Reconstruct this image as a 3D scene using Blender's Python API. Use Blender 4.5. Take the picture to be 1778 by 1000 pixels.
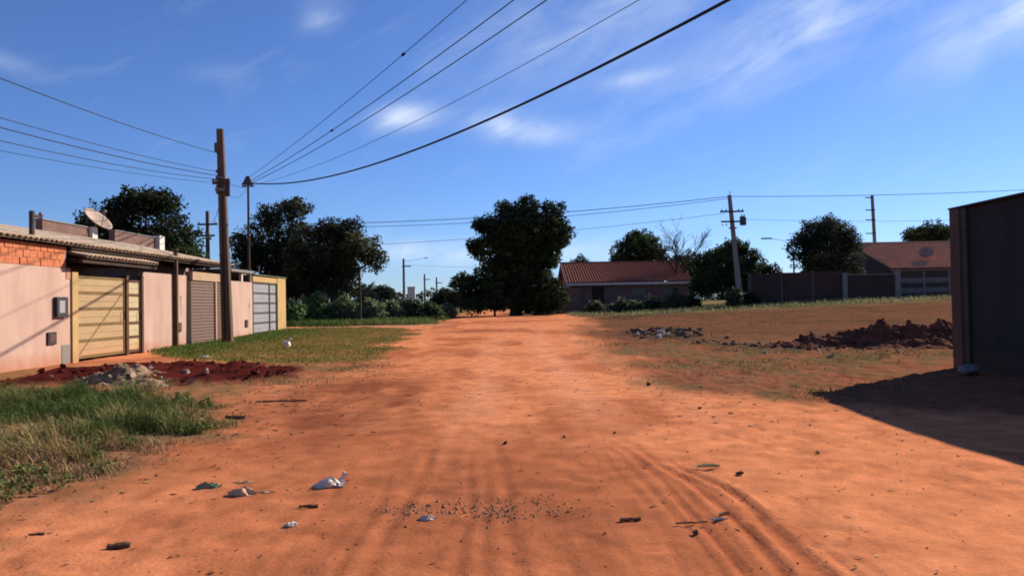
import bpy, bmesh, math, random
import numpy as np
from mathutils import Vector, Matrix
R = math.radians
for o in list(bpy.data.objects): bpy.data.objects.remove(o)
scene = bpy.context.scene
col = scene.collection

# ---------------------------------------------------------------- camera
cam = bpy.data.cameras.new('camera'); camo = bpy.data.objects.new('camera', cam); col.objects.link(camo)
cam.sensor_width = 36; cam.sensor_fit = 'HORIZONTAL'; cam.lens = 1350/1778*36
cam.clip_start = .1; cam.clip_end = 8000
camo.matrix_world = Matrix.Translation((0, 0, 1.5)) @ Matrix.Rotation(R(90+1.146), 4, 'X') @ Matrix.Rotation(R(-1.0), 4, 'Z')
scene.camera = camo
scene.cycles.filter_width = 1.8   # soft phone lens
scene.render.resolution_x = 1024; scene.render.resolution_y = 575

# ---------------------------------------------------------------- sky and sun
SUN_AZ, SUN_EL = 48.0, 28.0
world = bpy.data.worlds.new('World'); scene.world = world; world.use_nodes = True
wn = world.node_tree.nodes; wl = world.node_tree.links
for n in list(wn): wn.remove(n)
def wnode(t, **k):
    n = wn.new(t)
    for a, b in k.items(): setattr(n, a, b)
    return n
def wmath(op, a, b=None, c=None, clamp=False):
    n = wnode('ShaderNodeMath', operation=op, use_clamp=clamp)
    for i, v in enumerate((a, b, c)):
        if v is None: continue
        if isinstance(v, (int, float)): n.inputs[i].default_value = v
        else: wl.new(v, n.inputs[i])
    return n.outputs[0]
sky = wnode('ShaderNodeTexSky', sky_type='NISHITA', sun_disc=False)
sky.sun_elevation = R(SUN_EL); sky.sun_rotation = R(SUN_AZ)
sky.air_density = 1.0; sky.dust_density = 0.15; sky.ozone_density = 3.2; sky.altitude = 600
tc = wnode('ShaderNodeTexCoord'); sep = wnode('ShaderNodeSeparateXYZ'); wl.new(tc.outputs['Generated'], sep.inputs[0])
az = wmath('ARCTAN2', sep.outputs[0], sep.outputs[1]); el = wmath('ARCSINE', sep.outputs[2])
# feathery break-up shared by all the clouds
comb = wnode('ShaderNodeCombineXYZ')
rot = math.radians(24)
wl.new(wmath('MULTIPLY', wmath('ADD', wmath('MULTIPLY', az, math.cos(rot)), wmath('MULTIPLY', el, math.sin(rot))), 5.0), comb.inputs[0])
wl.new(wmath('MULTIPLY', wmath('SUBTRACT', wmath('MULTIPLY', el, math.cos(rot)), wmath('MULTIPLY', az, math.sin(rot))), 17.0), comb.inputs[1])
nz = wnode('ShaderNodeTexNoise'); nz.inputs['Scale'].default_value = 1.5; nz.inputs['Detail'].default_value = 8; nz.inputs['Roughness'].default_value = .58; nz.inputs['Distortion'].default_value = .6
wl.new(comb.outputs[0], nz.inputs['Vector'])
nz2 = wnode('ShaderNodeTexNoise'); nz2.inputs['Scale'].default_value = 9; nz2.inputs['Detail'].default_value = 7; nz2.inputs['Distortion'].default_value = .4
wl.new(tc.outputs['Generated'], nz2.inputs['Vector'])
def blob(a0, e0, ra, re, tilt, amp):
    da = wmath('SUBTRACT', az, a0); de = wmath('SUBTRACT', el, e0); c, s = math.cos(tilt), math.sin(tilt)
    u = wmath('DIVIDE', wmath('ADD', wmath('MULTIPLY', da, c), wmath('MULTIPLY', de, s)), ra)
    v = wmath('DIVIDE', wmath('SUBTRACT', wmath('MULTIPLY', de, c), wmath('MULTIPLY', da, s)), re)
    d = wmath('ADD', wmath('MULTIPLY', u, u), wmath('MULTIPLY', v, v))
    return wmath('MULTIPLY', wmath('POWER', 2.718, wmath('MULTIPLY', d, -1.0)), amp)
blobs = [(.01, .222, .06, .016, -.1, 1.3), (-.133, .237, .04, .014, .1, 1.05), (-.236, .352, .026, .017, .4, .6),
         (-.30, .392, .06, .016, .1, .75), (.165, .277, .05, .009, .12, .5), (.40, .325, .22, .036, .36, .9),
         (.62, .318, .13, .036, .42, 1.15), (.12, .36, .17, .07, .3, .55), (-.06, .068, .16, .016, 0, .9), (.07, .06, .10, .012, 0, .6),
         (-.36, .28, .03, .01, .2, .2), (-.60, .27, .05, .01, -.2, .25),
         (1.3, .35, .3, .06, .3, .6), (-1.5, .3, .3, .05, .2, .5), (2.6, .4, .4, .07, .2, .6), (-2.4, .3, .3, .05, 0, .5)]
tot = None
for b in blobs:
    o_ = blob(*b); tot = o_ if tot is None else wmath('ADD', tot, o_)
brk = wmath('MULTIPLY', wmath('SUBTRACT', wmath('ADD', wmath('MULTIPLY', nz.outputs['Fac'], .62), wmath('MULTIPLY', nz2.outputs['Fac'], .38)), .33), 3.1, clamp=True)
veil = wmath('MULTIPLY', wmath('SUBTRACT', nz.outputs['Fac'], .56), .5, clamp=True)
cl = wmath('ADD', wmath('MULTIPLY', tot, brk), veil)
cl = wmath('MULTIPLY', cl, .8); cl = wmath('MINIMUM', cl, .75)
tint = wnode('ShaderNodeMixRGB', blend_type='MULTIPLY'); tint.inputs[0].default_value = 1; tint.inputs[2].default_value = (.545, .70, 1.05, 1)
wl.new(sky.outputs[0], tint.inputs[1])
mix = wnode('ShaderNodeMixRGB'); wl.new(cl, mix.inputs[0]); wl.new(tint.outputs[0], mix.inputs[1]); mix.inputs[2].default_value = (6.8, 7.6, 9.0, 1)
bg = wnode('ShaderNodeBackground'); bg.inputs[1].default_value = .08; wl.new(mix.outputs[0], bg.inputs[0])
wo = wnode('ShaderNodeOutputWorld'); wl.new(bg.outputs[0], wo.inputs[0])

sl = bpy.data.lights.new('sun', 'SUN'); sl.energy = 5.0; sl.angle = R(.5); sl.color = (1, .92, .79)
so = bpy.data.objects.new('sun', sl); col.objects.link(so)
sd = Vector((math.sin(R(SUN_AZ))*math.cos(R(SUN_EL)), math.cos(R(SUN_AZ))*math.cos(R(SUN_EL)), math.sin(R(SUN_EL))))
so.rotation_euler = (-sd).to_track_quat('-Z', 'Y').to_euler(); so.location = sd*200
scene.view_settings.view_transform = 'Standard'; scene.view_settings.look = 'None'
scene.view_settings.exposure = .65; scene.view_settings.gamma = 1; scene.view_settings.use_curve_mapping = False

# ---------------------------------------------------------------- noise, terrain
rs = np.random.RandomState(7); random.seed(7)
_tab = rs.rand(256, 256)
def vnoise(x, y):
    x = np.asarray(x, float); y = np.asarray(y, float)
    xi = np.floor(x).astype(int); yi = np.floor(y).astype(int); fx = x-xi; fy = y-yi
    fx = fx*fx*(3-2*fx); fy = fy*fy*(3-2*fy)
    a = _tab[xi % 256, yi % 256]; b = _tab[(xi+1) % 256, yi % 256]; c = _tab[xi % 256, (yi+1) % 256]; d = _tab[(xi+1) % 256, (yi+1) % 256]
    return (a*(1-fx)+b*fx)*(1-fy)+(c*(1-fx)+d*fx)*fy
def fbm(x, y, o=4, g=.5):
    s = 0; a = 1; t = 0
    for i in range(o):
        s = s+a*vnoise(x*2**i+17.3*i, y*2**i+5.1*i); t += a; a *= g
    return s/t
def sm(a, b, v):
    t = np.clip((v-a)/(b-a), 0, 1); return t*t*(3-2*t)
def road_mask(x, y):
    n = (fbm(x*.9+3, y*.35, 4)-.5)
    l = np.interp(y, [0, 5, 9, 13, 17, 24, 34, 45, 62, 120], [-3.3, -3.5, -3.8, -4.0, -3.7, -4.1, -5.2, -7.5, -9.5, -14])
    r = np.interp(y, [0, 6, 9, 11.5, 15, 26, 40, 57, 70, 120], [12, 11, 7.2, 3.6, 2.7, 3.0, 4.2, 6.0, 5, 0])
    w = np.clip(.5+.03*y, .5, 1.6)
    return sm(-w, w, x-l+n*2.2)*sm(-w, w, r-x+n*2.4)
TRK = [ # y knots, x at them, half width, depth, y from, y to
    ([3, 4.3, 5.1, 6.6, 8.3, 10], [1.20, 1.23, 1.25, 1.23, 1.06, .8], .035, .020, 0, 9.2),
    ([3, 4.3, 5.1, 6.6, 8.3, 10], [1.31, 1.33, 1.34, 1.30, 1.12, .86], .028, .014, 0, 8.6),
    ([3, 4.3, 5.1, 6.6, 7.8, 10], [1.46, 1.46, 1.47, 1.45, 1.26, 1.0], .038, .024, 0, 8.8),
    ([3, 4.3, 5.0, 6.2, 7.6, 10], [1.60, 1.585, 1.575, 1.56, 1.34, 1.06], .028, .018, 0, 8.4),
    ([3, 4.3, 5.0, 6.2, 7.6, 10], [1.70, 1.68, 1.66, 1.66, 1.42, 1.12], .045, .030, 0, 8.2),
    ([3, 4.2, 5.5, 6.5], [2.0, 1.93, 1.84, 1.78], .03, .012, 0, 5.6), ([3, 4.2, 5.5, 6.5, 8, 9.5], [1.08, 1.10, 1.12, 1.08, .95, .75], .025, .012, 0, 9.0), ([3, 4.3, 5.2, 6.4, 7.8, 9.5], [1.84, 1.80, 1.76, 1.70, 1.48, 1.2], .022, .012, 0, 8.4), ([3, 4.3, 6, 8, 10], [.9, .93, .95, .86, .7], .025, .010, 0, 8.8), ([3, 4.3, 6, 8], [2.3, 2.2, 2.02, 1.8], .02, .008, 0, 7.5),
    ([0, 4.3, 6.3, 8.8, 14], [.02, .0, -.08, -.22, -.1], .05, .013, 0, 9.5),
    ([0, 4.3, 6, 9, 14], [-.16, -.17, -.24, -.36, -.3], .03, .008, 0, 8.0),
    ([0, 4.3, 6, 9, 14], [-.30, -.32, -.37, -.48, -.3], .035, .009, 0, 9.0),
    ([0, 4.3, 5.8, 8.5, 14], [-.84, -.84, -.85, -.84, -.6], .05, .014, 0, 9.0),
    ([0, 4.3, 6, 9, 14], [-1.02, -1.0, -1.06, -1.3, -1.2], .035, .008, 0, 8.0),
    ([0, 4.3, 6, 9, 14], [.30, .32, .25, .12, .2], .03, .006, 0, 7.0),
    ([0, 4.3, 6, 9, 14], [-1.35, -1.38, -1.45, -1.75, -1.6], .04, .007, 0, 8.5),
    ([0, 4.3, 6, 9, 14], [.62, .64, .62, .5, .5], .03, .006, 0, 8.5)]
def ruts(x, y):
    z = np.zeros_like(x); m = np.zeros_like(x)
    for py, px, w, d, y0, y1 in TRK:
        c = np.interp(y, py, px)+.02*np.sin(y*2.1+d*900)
        u = (x-c)/w; f = sm(y0-.5, y0+.6, y)*(1-sm(y1-2.2, y1, y))*(.55+.9*vnoise(y*1.3+d*300, x*0+d*700))
        z += f*d*.62*(-np.exp(-u*u)+.55*np.exp(-(np.abs(u)-1.75)**2*1.6))
        m += f*np.exp(-u*u*.8)*min(1, d/.03)
    return z, np.clip(m, 0, 1)
def soil_mask(x, y):   # strip of freshly turned dark red soil before the yellow gate
    n = fbm(x*.8+9, y*.8+4, 4)-.5
    u = (x+7.9)/3.3
    yc = np.interp(x, [-11.2, -9.8, -8, -6.5, -5], [16.2, 17.4, 17.9, 17.3, 16.6])
    wd = np.interp(x, [-11.5, -9.8, -8, -6, -4.8], [1.6, 2.7, 2.9, 2.5, 1.2])
    return sm(1.15, .75, np.abs(u)+n*.5)*sm(1.15, .7, np.abs(y-yc)/wd+n*.9)
def terr(x, y):
    x = np.asarray(x, float); y = np.asarray(y, float)
    z = .5*sm(20, 65, y)+.9*sm(2, 36, x)*sm(22, 65, y)
    z = z+(fbm(x*.35, y*.35, 3)-.5)*.09*(1-sm(60, 90, y))
    far = 1-sm(25, 45, y)
    z = z+(fbm(x*1.7+40, y*1.7, 4)-.5)*.015*far
    rd = road_mask(x, y)
    z = z+(1-rd)*far*((fbm(x*3.1, y*3.1, 4, .6)-.45)*(.05+.06*sm(2, 4, x))+.02)
    s = soil_mask(x, y); z = z+s*(.09+.34*(fbm(x*2.6+3, y*2.6, 5, .6)-.45))
    rz_, rm_ = ruts(x, y); z = z+rz_
    near = sm(16, 10, y)*rd   # scuffed, trodden surface: dents, crumbs and footprints
    pr = fbm(x*4.2+61, y*4.2+13, 2); z = z-near*.010*sm(.60, .70, pr)*sm(.45, .6, fbm(x*.8+4, y*.8, 2))
    z = z+near*.009*(fbm(x*13+7, y*11, 3, .6)-.5)+near*rm_*.005*np.sin(y*52+np.sin(x*60)*1.2)
    # low rubble-strewn hump at the road's right edge
    h = np.exp(-(((x-6.0)/1.9)**2+((y-31)/2.6)**2)); z = z+h*(.16+.3*(fbm(x*2, y*2, 4)-.45))
    return z
def tz(x, y): return float(terr(np.array([x]), np.array([y]))[0])

# ---------------------------------------------------------------- materials
def nt(name):
    m = bpy.data.materials.new(name); m.use_nodes = True; t = m.node_tree
    return m, t.nodes, t.links, t.nodes['Principled BSDF']
def node(ns, t, **k):
    n = ns.new(t)
    for a, b in k.items():
        if hasattr(n, a): setattr(n, a, b)
        else: n.inputs[a].default_value = b
    return n
MATS = {}
def M(name, c, rough=.85, var=.22, scale=3., bump=.25, bscale=30., metallic=0., c2=None, stretch=(1, 1, 1), spec=.12, grime=None):
    if rough >= .95: spec = .01
    if name in MATS: return MATS[name]
    m, ns, ls, p = nt(name)
    g = node(ns, 'ShaderNodeNewGeometry'); mp = node(ns, 'ShaderNodeMapping'); mp.inputs['Scale'].default_value = stretch
    ls.new(g.outputs['Position'], mp.inputs[0])
    n1 = node(ns, 'ShaderNodeTexNoise', Scale=scale, Detail=7., Roughness=.62); ls.new(mp.outputs[0], n1.inputs['Vector'])
    rp = node(ns, 'ShaderNodeValToRGB'); ls.new(n1.outputs['Fac'], rp.inputs[0])
    lo = [v*(1-var) for v in c]; hi = [min(1, v*(1+var)) for v in (c2 or c)]
    rp.color_ramp.elements[0].position = .3; rp.color_ramp.elements[1].position = .7
    rp.color_ramp.elements[0].color = (*lo, 1); rp.color_ramp.elements[1].color = (*hi, 1)
    out = rp.outputs[0]
    if grime:   # red dust splashed up from the ground and streaks, shaped by noise
        gc, z0, z1, amt = grime
        sp = node(ns, 'ShaderNodeSeparateXYZ'); ls.new(g.outputs['Position'], sp.inputs[0])
        n3 = node(ns, 'ShaderNodeTexNoise', Scale=2.3, Detail=6.); ls.new(g.outputs['Position'], n3.inputs['Vector'])
        ad = node(ns, 'ShaderNodeMath', operation='MULTIPLY_ADD'); ls.new(n3.outputs['Fac'], ad.inputs[0]); ad.inputs[1].default_value = -(z1-z0)*1.6; ls.new(sp.outputs[2], ad.inputs[2])
        mr = node(ns, 'ShaderNodeMapRange'); ls.new(ad.outputs[0], mr.inputs[0])
        mr.inputs[1].default_value = z0-(z1-z0)*.8; mr.inputs[2].default_value = z1-(z1-z0)*.8; mr.inputs[3].default_value = amt; mr.inputs[4].default_value = 0
        mx = node(ns, 'ShaderNodeMixRGB'); ls.new(mr.outputs[0], mx.inputs[0]); ls.new(out, mx.inputs[1]); mx.inputs[2].default_value = (*gc, 1)
        out = mx.outputs[0]
    ls.new(out, p.inputs['Base Color'])
    p.inputs['Roughness'].default_value = rough; p.inputs['Metallic'].default_value = metallic; p.inputs['Specular IOR Level'].default_value = spec
    if bump:
        n2 = node(ns, 'ShaderNodeTexNoise', Scale=bscale, Detail=5.); ls.new(mp.outputs[0], n2.inputs['Vector'])
        b = node(ns, 'ShaderNodeBump', Strength=bump, Distance=.02); ls.new(n2.outputs['Fac'], b.inputs['Height']); ls.new(b.outputs[0], p.inputs['Normal'])
    MATS[name] = m; return m
def attr_mat(name, rough=.75, spec=.15, trans=0.):
    m, ns, ls, p = nt(name)
    a = node(ns, 'ShaderNodeAttribute'); a.attribute_name = 'tone'
    ls.new(a.outputs['Color'], p.inputs['Base Color']); p.inputs['Roughness'].default_value = rough; p.inputs['Specular IOR Level'].default_value = spec
    if trans:
        tr = node(ns, 'ShaderNodeBsdfTranslucent'); ls.new(a.outputs['Color'], tr.inputs[0]); mx = node(ns, 'ShaderNodeMixShader'); mx.inputs[0].default_value = trans
        ls.new(p.outputs[0], mx.inputs[1]); ls.new(tr.outputs[0], mx.inputs[2]); ls.new(mx.outputs[0], ns['Material Output'].inputs[0])
    MATS[name] = m; return m
LEAF = attr_mat('leaf', .8, .08, .2); GRASS = attr_mat('grass_blade', .8, .1, .25); LEAF2 = attr_mat('shrub_leaf', .6, .25, .4)
pink = M('pink_plaster', (.455, .285, .215), .9, .15, 1.3, .3, 45, c2=(.45, .30, .232), stretch=(1, 1, .3), grime=((.40, .16, .085), 0, .5, .85))
yellow_pl = M('ochre_plaster', (.42, .275, .115), .9, .1, 1.5, .25, 45, grime=((.40, .18, .10), 0, .5, .6))
yellow_mt = M('ochre_gate_paint', (.35, .22, .10), .55, .10, 2., .1, 20, c2=(.35, .225, .10), stretch=(1, 1, 3), spec=.4, grime=((.42, .2, .10), .05, .7, .65))
brown_mt = M('brown_gate_paint', (.105, .048, .026), .7, .15, 3., .1, 20, spec=.4)
brown_post = M('dark_brown_steel', (.10, .05, .03), .6, .2, 4., .1, 30)
grey_mt = M('grey_gate_paint', (.26, .25, .25), .5, .12, 2., .1, 20, spec=.4)
grey_dk = M('dark_grey_steel', (.07, .07, .075), .55, .2, 4., .1, 20)
brick_m = M('clay_block', (.47, .14, .06), .9, .2, 9., .4, 60, c2=(.50, .175, .085))
mortar = M('mortar', (.40, .20, .13), .95, .15, 8., .4, 50)
tile_m = M('clay_roof_tile', (.58, .40, .26), .9, .28, 5., .3, 40, c2=(.64, .48, .33))
tile_red = M('red_roof_tile', (.27, .085, .05), .9, .2, 2., .3, 30)
tile_brn = M('brown_roof_tile', (.58, .29, .15), .9, .2, 2., .3, 30)
deck_m = M('roof_underside', (.09, .06, .045), .9, .2, 3.)
conc = M('concrete', (.21, .185, .165), .9, .18, 4., .3, 40, stretch=(3, 3, .6))
conc_pole = M('pole_concrete', (.105, .072, .052), .9, .2, 3., .3, 40, stretch=(4, 4, .5), grime=((.22, .09, .05), 0, .8, .6))
white_pl = M('whitewash', (.62, .56, .48), .9, .1, 3.)
dark_wood = M('dark_wood', (.055, .038, .028), .85, .25, 8., .3, 30, stretch=(1, 1, .2))
wire_m = M('black_cable', (.02, .021, .026), .6, .05, 2., 0)
porcelain = M('insulator_glaze', (.12, .07, .06), .3, .1, 3., 0, spec=.5)
steel = M('galvanised_steel', (.13, .12, .12), .5, .15, 6., .1, 30, metallic=.4)
box_dark = M('meter_box_paint', (.045, .04, .04), .6, .2, 5., 0)
glassy = M('meter_window', (.32, .31, .32), .25, .05, 3., 0, spec=.5)
house_w = M('house_render', (.30, .20, .16), .9, .15, 2.)
par_br = M('brown_parapet_render', (.17, .10, .08), .9, .2, 3.)
bark = M('bark', (.07, .052, .04), .95, .3, 6., .6, 25, stretch=(2, 2, .5))
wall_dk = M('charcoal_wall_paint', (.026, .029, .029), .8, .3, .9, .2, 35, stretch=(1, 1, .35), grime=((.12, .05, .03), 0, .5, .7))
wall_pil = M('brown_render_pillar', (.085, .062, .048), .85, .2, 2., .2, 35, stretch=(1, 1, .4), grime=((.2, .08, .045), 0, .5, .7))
stone_m = M('rubble_stone', (.12, .075, .052), .95, .3, 7., .5, 30, c2=(.17, .115, .085))
pale_m = M('pale_rubble', (.33, .24, .18), .95, .2, 7., .4, 30)
clod_m = M('red_soil_clod', (.12, .045, .03), 1., .3, 6., .5, 25)
soil_m = M('dug_soil', (.10, .036, .022), 1., .4, 3.5, .9, 12, c2=(.15, .06, .038))
sand_m = M('pale_sand_rubble', (.12, .075, .042), 1., .35, 6., .8, 16, c2=(.30, .19, .115))
plastic_w = M('white_plastic', (.62, .52, .42), .45, .05, 6., .1, 30, spec=.4)
plastic_t = M('tan_paper', (.55, .33, .20), .8, .12, 12., .1, 30)
plastic_g = M('green_plastic', (.20, .25, .13), .5, .2, 9., .1, 30)
leafy = M('cut_leaf', (.48, .50, .27), .7, .2, 12., .1, 30)
stick_m = M('dry_stick', (.13, .07, .04), .9, .25, 20., .3, 60)
mesh_dish = M('dish_mesh', (.36, .27, .21), .7, .12, 8., .1, 60, metallic=.1)

# far brick wall: brick pattern too fine to pick apart from the street
def brick_wall_mat(name, c1, c2, mo):
    m, ns, ls, p = nt(name); g = node(ns, 'ShaderNodeNewGeometry'); sp = node(ns, 'ShaderNodeSeparateXYZ'); cb = node(ns, 'ShaderNodeCombineXYZ')
    ls.new(g.outputs['Position'], sp.inputs[0]); ls.new(sp.outputs[0], cb.inputs[0]); ls.new(sp.outputs[2], cb.inputs[1])
    b = node(ns, 'ShaderNodeTexBrick', Scale=1.); b.inputs['Color1'].default_value = (*c1, 1); b.inputs['Color2'].default_value = (*c2, 1); b.inputs['Mortar'].default_value = (*mo, 1)
    b.inputs['Brick Width'].default_value = .3; b.inputs['Row Height'].default_value = .2; b.inputs['Mortar Size'].default_value = .012
    ls.new(cb.outputs[0], b.inputs['Vector']); n1 = node(ns, 'ShaderNodeTexNoise', Scale=.7, Detail=6.); ls.new(g.outputs['Position'], n1.inputs['Vector'])
    mx = node(ns, 'ShaderNodeMixRGB', blend_type='MULTIPLY'); mx.inputs[0].default_value = .7; ls.new(b.outputs[0], mx.inputs[1]); ls.new(n1.outputs['Fac'], mx.inputs[2])
    ls.new(mx.outputs[0], p.inputs['Base Color']); p.inputs['Roughness'].default_value = .95
    bp = node(ns, 'ShaderNodeBump', Strength=.5, Distance=.01, invert=True); ls.new(b.outputs['Fac'], bp.inputs['Height']); ls.new(bp.outputs[0], p.inputs['Normal'])
    MATS[name] = m; return m
brick_far = brick_wall_mat('far_brick', (.095, .042, .03), (.075, .034, .027), (.065, .05, .043))

# ---------------------------------------------------------------- builders
def tag(o, label=None, cat=None, group=None, kind=None):
    for k, v in (('label', label), ('category', cat), ('group', group), ('kind', kind)):
        if v: o[k] = v
    return o
def thing(name, loc, label, cat, group=None, rz=0):
    o = bpy.data.objects.new(name, None); o.empty_display_size = .2; col.objects.link(o); o.location = loc; o.rotation_euler[2] = rz
    return tag(o, label, cat, group)
class MB:
    def __init__(s): s.v = []; s.f = []
    def add(s, vs, fs):
        b = len(s.v); s.v += [tuple(v) for v in vs]; s.f += [tuple(b+i for i in f) for f in fs]; return s
    def box(s, x0, x1, y0, y1, z0, z1, rot=None, c=None):
        vs = [Vector((x, y, z)) for z in (z0, z1) for y in (y0, y1) for x in (x0, x1)]
        if rot is not None:
            cc = Vector(c) if c else Vector(((x0+x1)/2, (y0+y1)/2, (z0+z1)/2)); vs = [rot @ (v-cc)+cc for v in vs]
        return s.add(vs, [(0, 2, 3, 1), (4, 5, 7, 6), (0, 1, 5, 4), (2, 6, 7, 3), (0, 4, 6, 2), (1, 3, 7, 5)])
    def tube(s, pts, rad, n=6, cap=True):
        pts = [Vector(p) for p in pts]; rad = rad if hasattr(rad, '__len__') else [rad]*len(pts); b = len(s.v)
        for i, p in enumerate(pts):
            d = (pts[min(i+1, len(pts)-1)]-pts[max(i-1, 0)]).normalized()
            a = d.cross(Vector((0, 0, 1))) if abs(d.z) < .95 else d.cross(Vector((1, 0, 0))); a.normalize(); c = d.cross(a)
            for k in range(n):
                t = 2*math.pi*k/n+math.pi/n; s.v.append(tuple(p+(a*math.cos(t)+c*math.sin(t))*rad[i]))
        for i in range(len(pts)-1):
            for k in range(n):
                s.f.append((b+i*n+k, b+i*n+(k+1) % n, b+(i+1)*n+(k+1) % n, b+(i+1)*n+k))
        if cap: s.f.append(tuple(b+k for k in range(n))[::-1]); s.f.append(tuple(b+(len(pts)-1)*n+k for k in range(n)))
        return s
    def lathe(s, prof, c=(0, 0, 0), n=12, rot=None):
        b = len(s.v)
        for r_, z in prof:
            for k in range(n):
                t = 2*math.pi*k/n; v = Vector((r_*math.cos(t), r_*math.sin(t), z)); v = rot @ v if rot is not None else v; s.v.append(tuple(v+Vector(c)))
        for i in range(len(prof)-1):
            for k in range(n): s.f.append((b+i*n+k, b+i*n+(k+1) % n, b+(i+1)*n+(k+1) % n, b+(i+1)*n+k))
        return s
    def build(s, name, mat, parent=None, loc=None, smooth=False, bevel=0):
        me = bpy.data.meshes.new(name); me.from_pydata(s.v, [], s.f); me.update()
        if bevel:
            bm = bmesh.new(); bm.from_mesh(me); bmesh.ops.bevel(bm, geom=list(bm.edges), offset=bevel, segments=1, affect='EDGES'); bm.to_mesh(me); bm.free()
        me.materials.append(mat)
        if smooth: me.polygons.foreach_set('use_smooth', [True]*len(me.polygons))
        o = bpy.data.objects.new(name, me); col.objects.link(o)
        if parent: o.parent = parent
        if loc is not None: o.location = loc
        return o
def inst(name, me, parent=None, loc=(0, 0, 0), rot=(0, 0, 0), scale=(1, 1, 1)):
    o = bpy.data.objects.new(name, me); col.objects.link(o); o.parent = parent; o.location = loc; o.rotation_euler = rot; o.scale = scale; return o
def npmesh(name, V, F, mat, tone=None, smooth=False):
    me = bpy.data.meshes.new(name); V = np.asarray(V, np.float32); me.vertices.add(len(V)); me.vertices.foreach_set('co', V.ravel())
    loops = np.concatenate([f.ravel() for f in F]); sizes = np.concatenate([np.full(len(f), f.shape[1]) for f in F]); st = np.concatenate([[0], np.cumsum(sizes)[:-1]])
    me.loops.add(len(loops)); me.loops.foreach_set('vertex_index', loops.astype(np.int32))
    me.polygons.add(len(sizes)); me.polygons.foreach_set('loop_start', st.astype(np.int32)); me.polygons.foreach_set('loop_total', sizes.astype(np.int32))
    if smooth: me.polygons.foreach_set('use_smooth', np.ones(len(sizes), bool))
    me.update(calc_edges=True)
    if tone is not None:
        a = me.color_attributes.new('tone', 'FLOAT_COLOR', 'POINT'); c = np.ones((len(V), 4), np.float32); c[:, :3] = tone; a.data.foreach_set('color', c.ravel())
    me.materials.append(mat); return me
def npobj(name, me, parent=None):
    o = bpy.data.objects.new(name, me); col.objects.link(o); o.parent = parent; return o

# ================================================================= GROUND
def grow(start, step, rate, end):
    out = [start]
    while out[-1] < end: out.append(out[-1]+step); step *= rate
    return out
side = grow(8, .05, 1.055, 3500)[1:]
xs = np.array([-v for v in side[::-1]]+list(np.arange(-8, 8.001, .036))+side)
ys = np.array(sorted([-v for v in grow(0, .6, 1.25, 900)[1:]]+[0, .8, 1.5, 2.1])+grow(2.6, .022, 1.0095, 90)+grow(95, 5, 1.2, 4000))
Xg, Yg = np.meshgrid(xs, ys); x, y = Xg.ravel(), Yg.ravel(); z = terr(x, y)
nx, ny = len(xs), len(ys)
i = (np.arange(ny-1)[:, None]*nx+np.arange(nx-1)[None, :]).ravel(); F = np.stack([i, i+1, i+nx+1, i+nx], 1)
rd = road_mask(x, y); rm = ruts(x, y)[1]; so_m = soil_mask(x, y)
def lawn_mask(x, y):   # mown-looking grass by the pole and gates
    n = fbm(x*.7+31, y*.5+8, 4)-.5
    r = np.interp(y, [19, 21, 28, 36, 43, 46], [-4.6, -4.0, -4.4, -5.0, -6.2, -8])
    l = np.interp(y, [19, 23, 26, 28, 34, 43], [-5.0, -9.6, -11.6, -13.2, -13.2, -13.2])
    return sm(-.7, .7, r-x+n*3.2)*sm(-.5, .5, x-l+n*2)*sm(19.3, 21.5, y+n*3)*sm(44.5, 42, y+n*5)
def verge_mask(x, y):  # rank grass, near left
    n = fbm(x*1.1+5, y*1.1+2, 4)-.5
    r = np.interp(y, [0, 5.5, 7, 8, 9.7, 11.5, 13.2, 14.2], [-3.9, -3.85, -4.0, -4.0, -3.9, -4.6, -6.3, -8])
    return sm(-.55, .45, r-x+n*2.2)*sm(14.4, 13.2, y+n*1.5)
lm = lawn_mask(x, y); vm = verge_mask(x, y)
lot = (1-rd)*sm(1, 2.5, x)*sm(8, 10, y)
leftdry = (1-rd)*sm(-2, -3, x)*(1-lm)*sm(26, 18, y)
n1 = fbm(x*.55, y*.28+7, 5); n2 = fbm(x*2.3+11, y*1.1, 4); n3 = fbm(x*7, y*4, 3)
C = np.zeros((len(x), 3))
LT = np.array([.62, .215, .096]); OR = np.array([.64, .237, .104]); RDK = np.array([.36, .102, .044])
wet = np.clip(sm(10.5, 7.5, y+(n1-.5)*4)*sm(1.9, .9, x+(n1-.5)*1.6)*sm(-3.6, -1.6, x+(n2-.5)*2), 0, 1)*.55
wet = np.maximum(wet, .7*sm(.52, .66, n1)*sm(5, 9, y))
wet = np.maximum(wet, .75*np.exp(-(((x+2.8)/1.1)**2+((y-14.8)/1.5)**2))*n2*1.6)
wet = np.clip(wet+.35*(n2-.5)+rm*.42, 0, 1)[:, None]
C = (LT*(1-n2[:, None])+OR*n2[:, None])*(1-wet)+RDK*wet
def lay(C, c, m): m = np.clip(m, 0, 1)[:, None]; return C*(1-m)+np.array(c)*m
edge = sm(.42, .6, n3)
C = lay(C, (.27, .10, .052), leftdry*.8); C = lay(C, (.19, .12, .05), leftdry*sm(.42, .60, n2)*.75)
C = lay(C, (.20, .084, .045), lot*.92); C = lay(C, (.145, .098, .045), lot*sm(.40, .60, n2)*.85); C = lay(C, (.27, .095, .054), lot*sm(.56, .7, n1)*.45); C = lay(C, (.30, .10, .054), lot*sm(16.5, 13.5, y)*sm(3.5, 6, x)*.6)
C = lay(C, (.19, .16, .07), sm(50, 58, y)*sm(5, 10, x)*.75)
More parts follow.
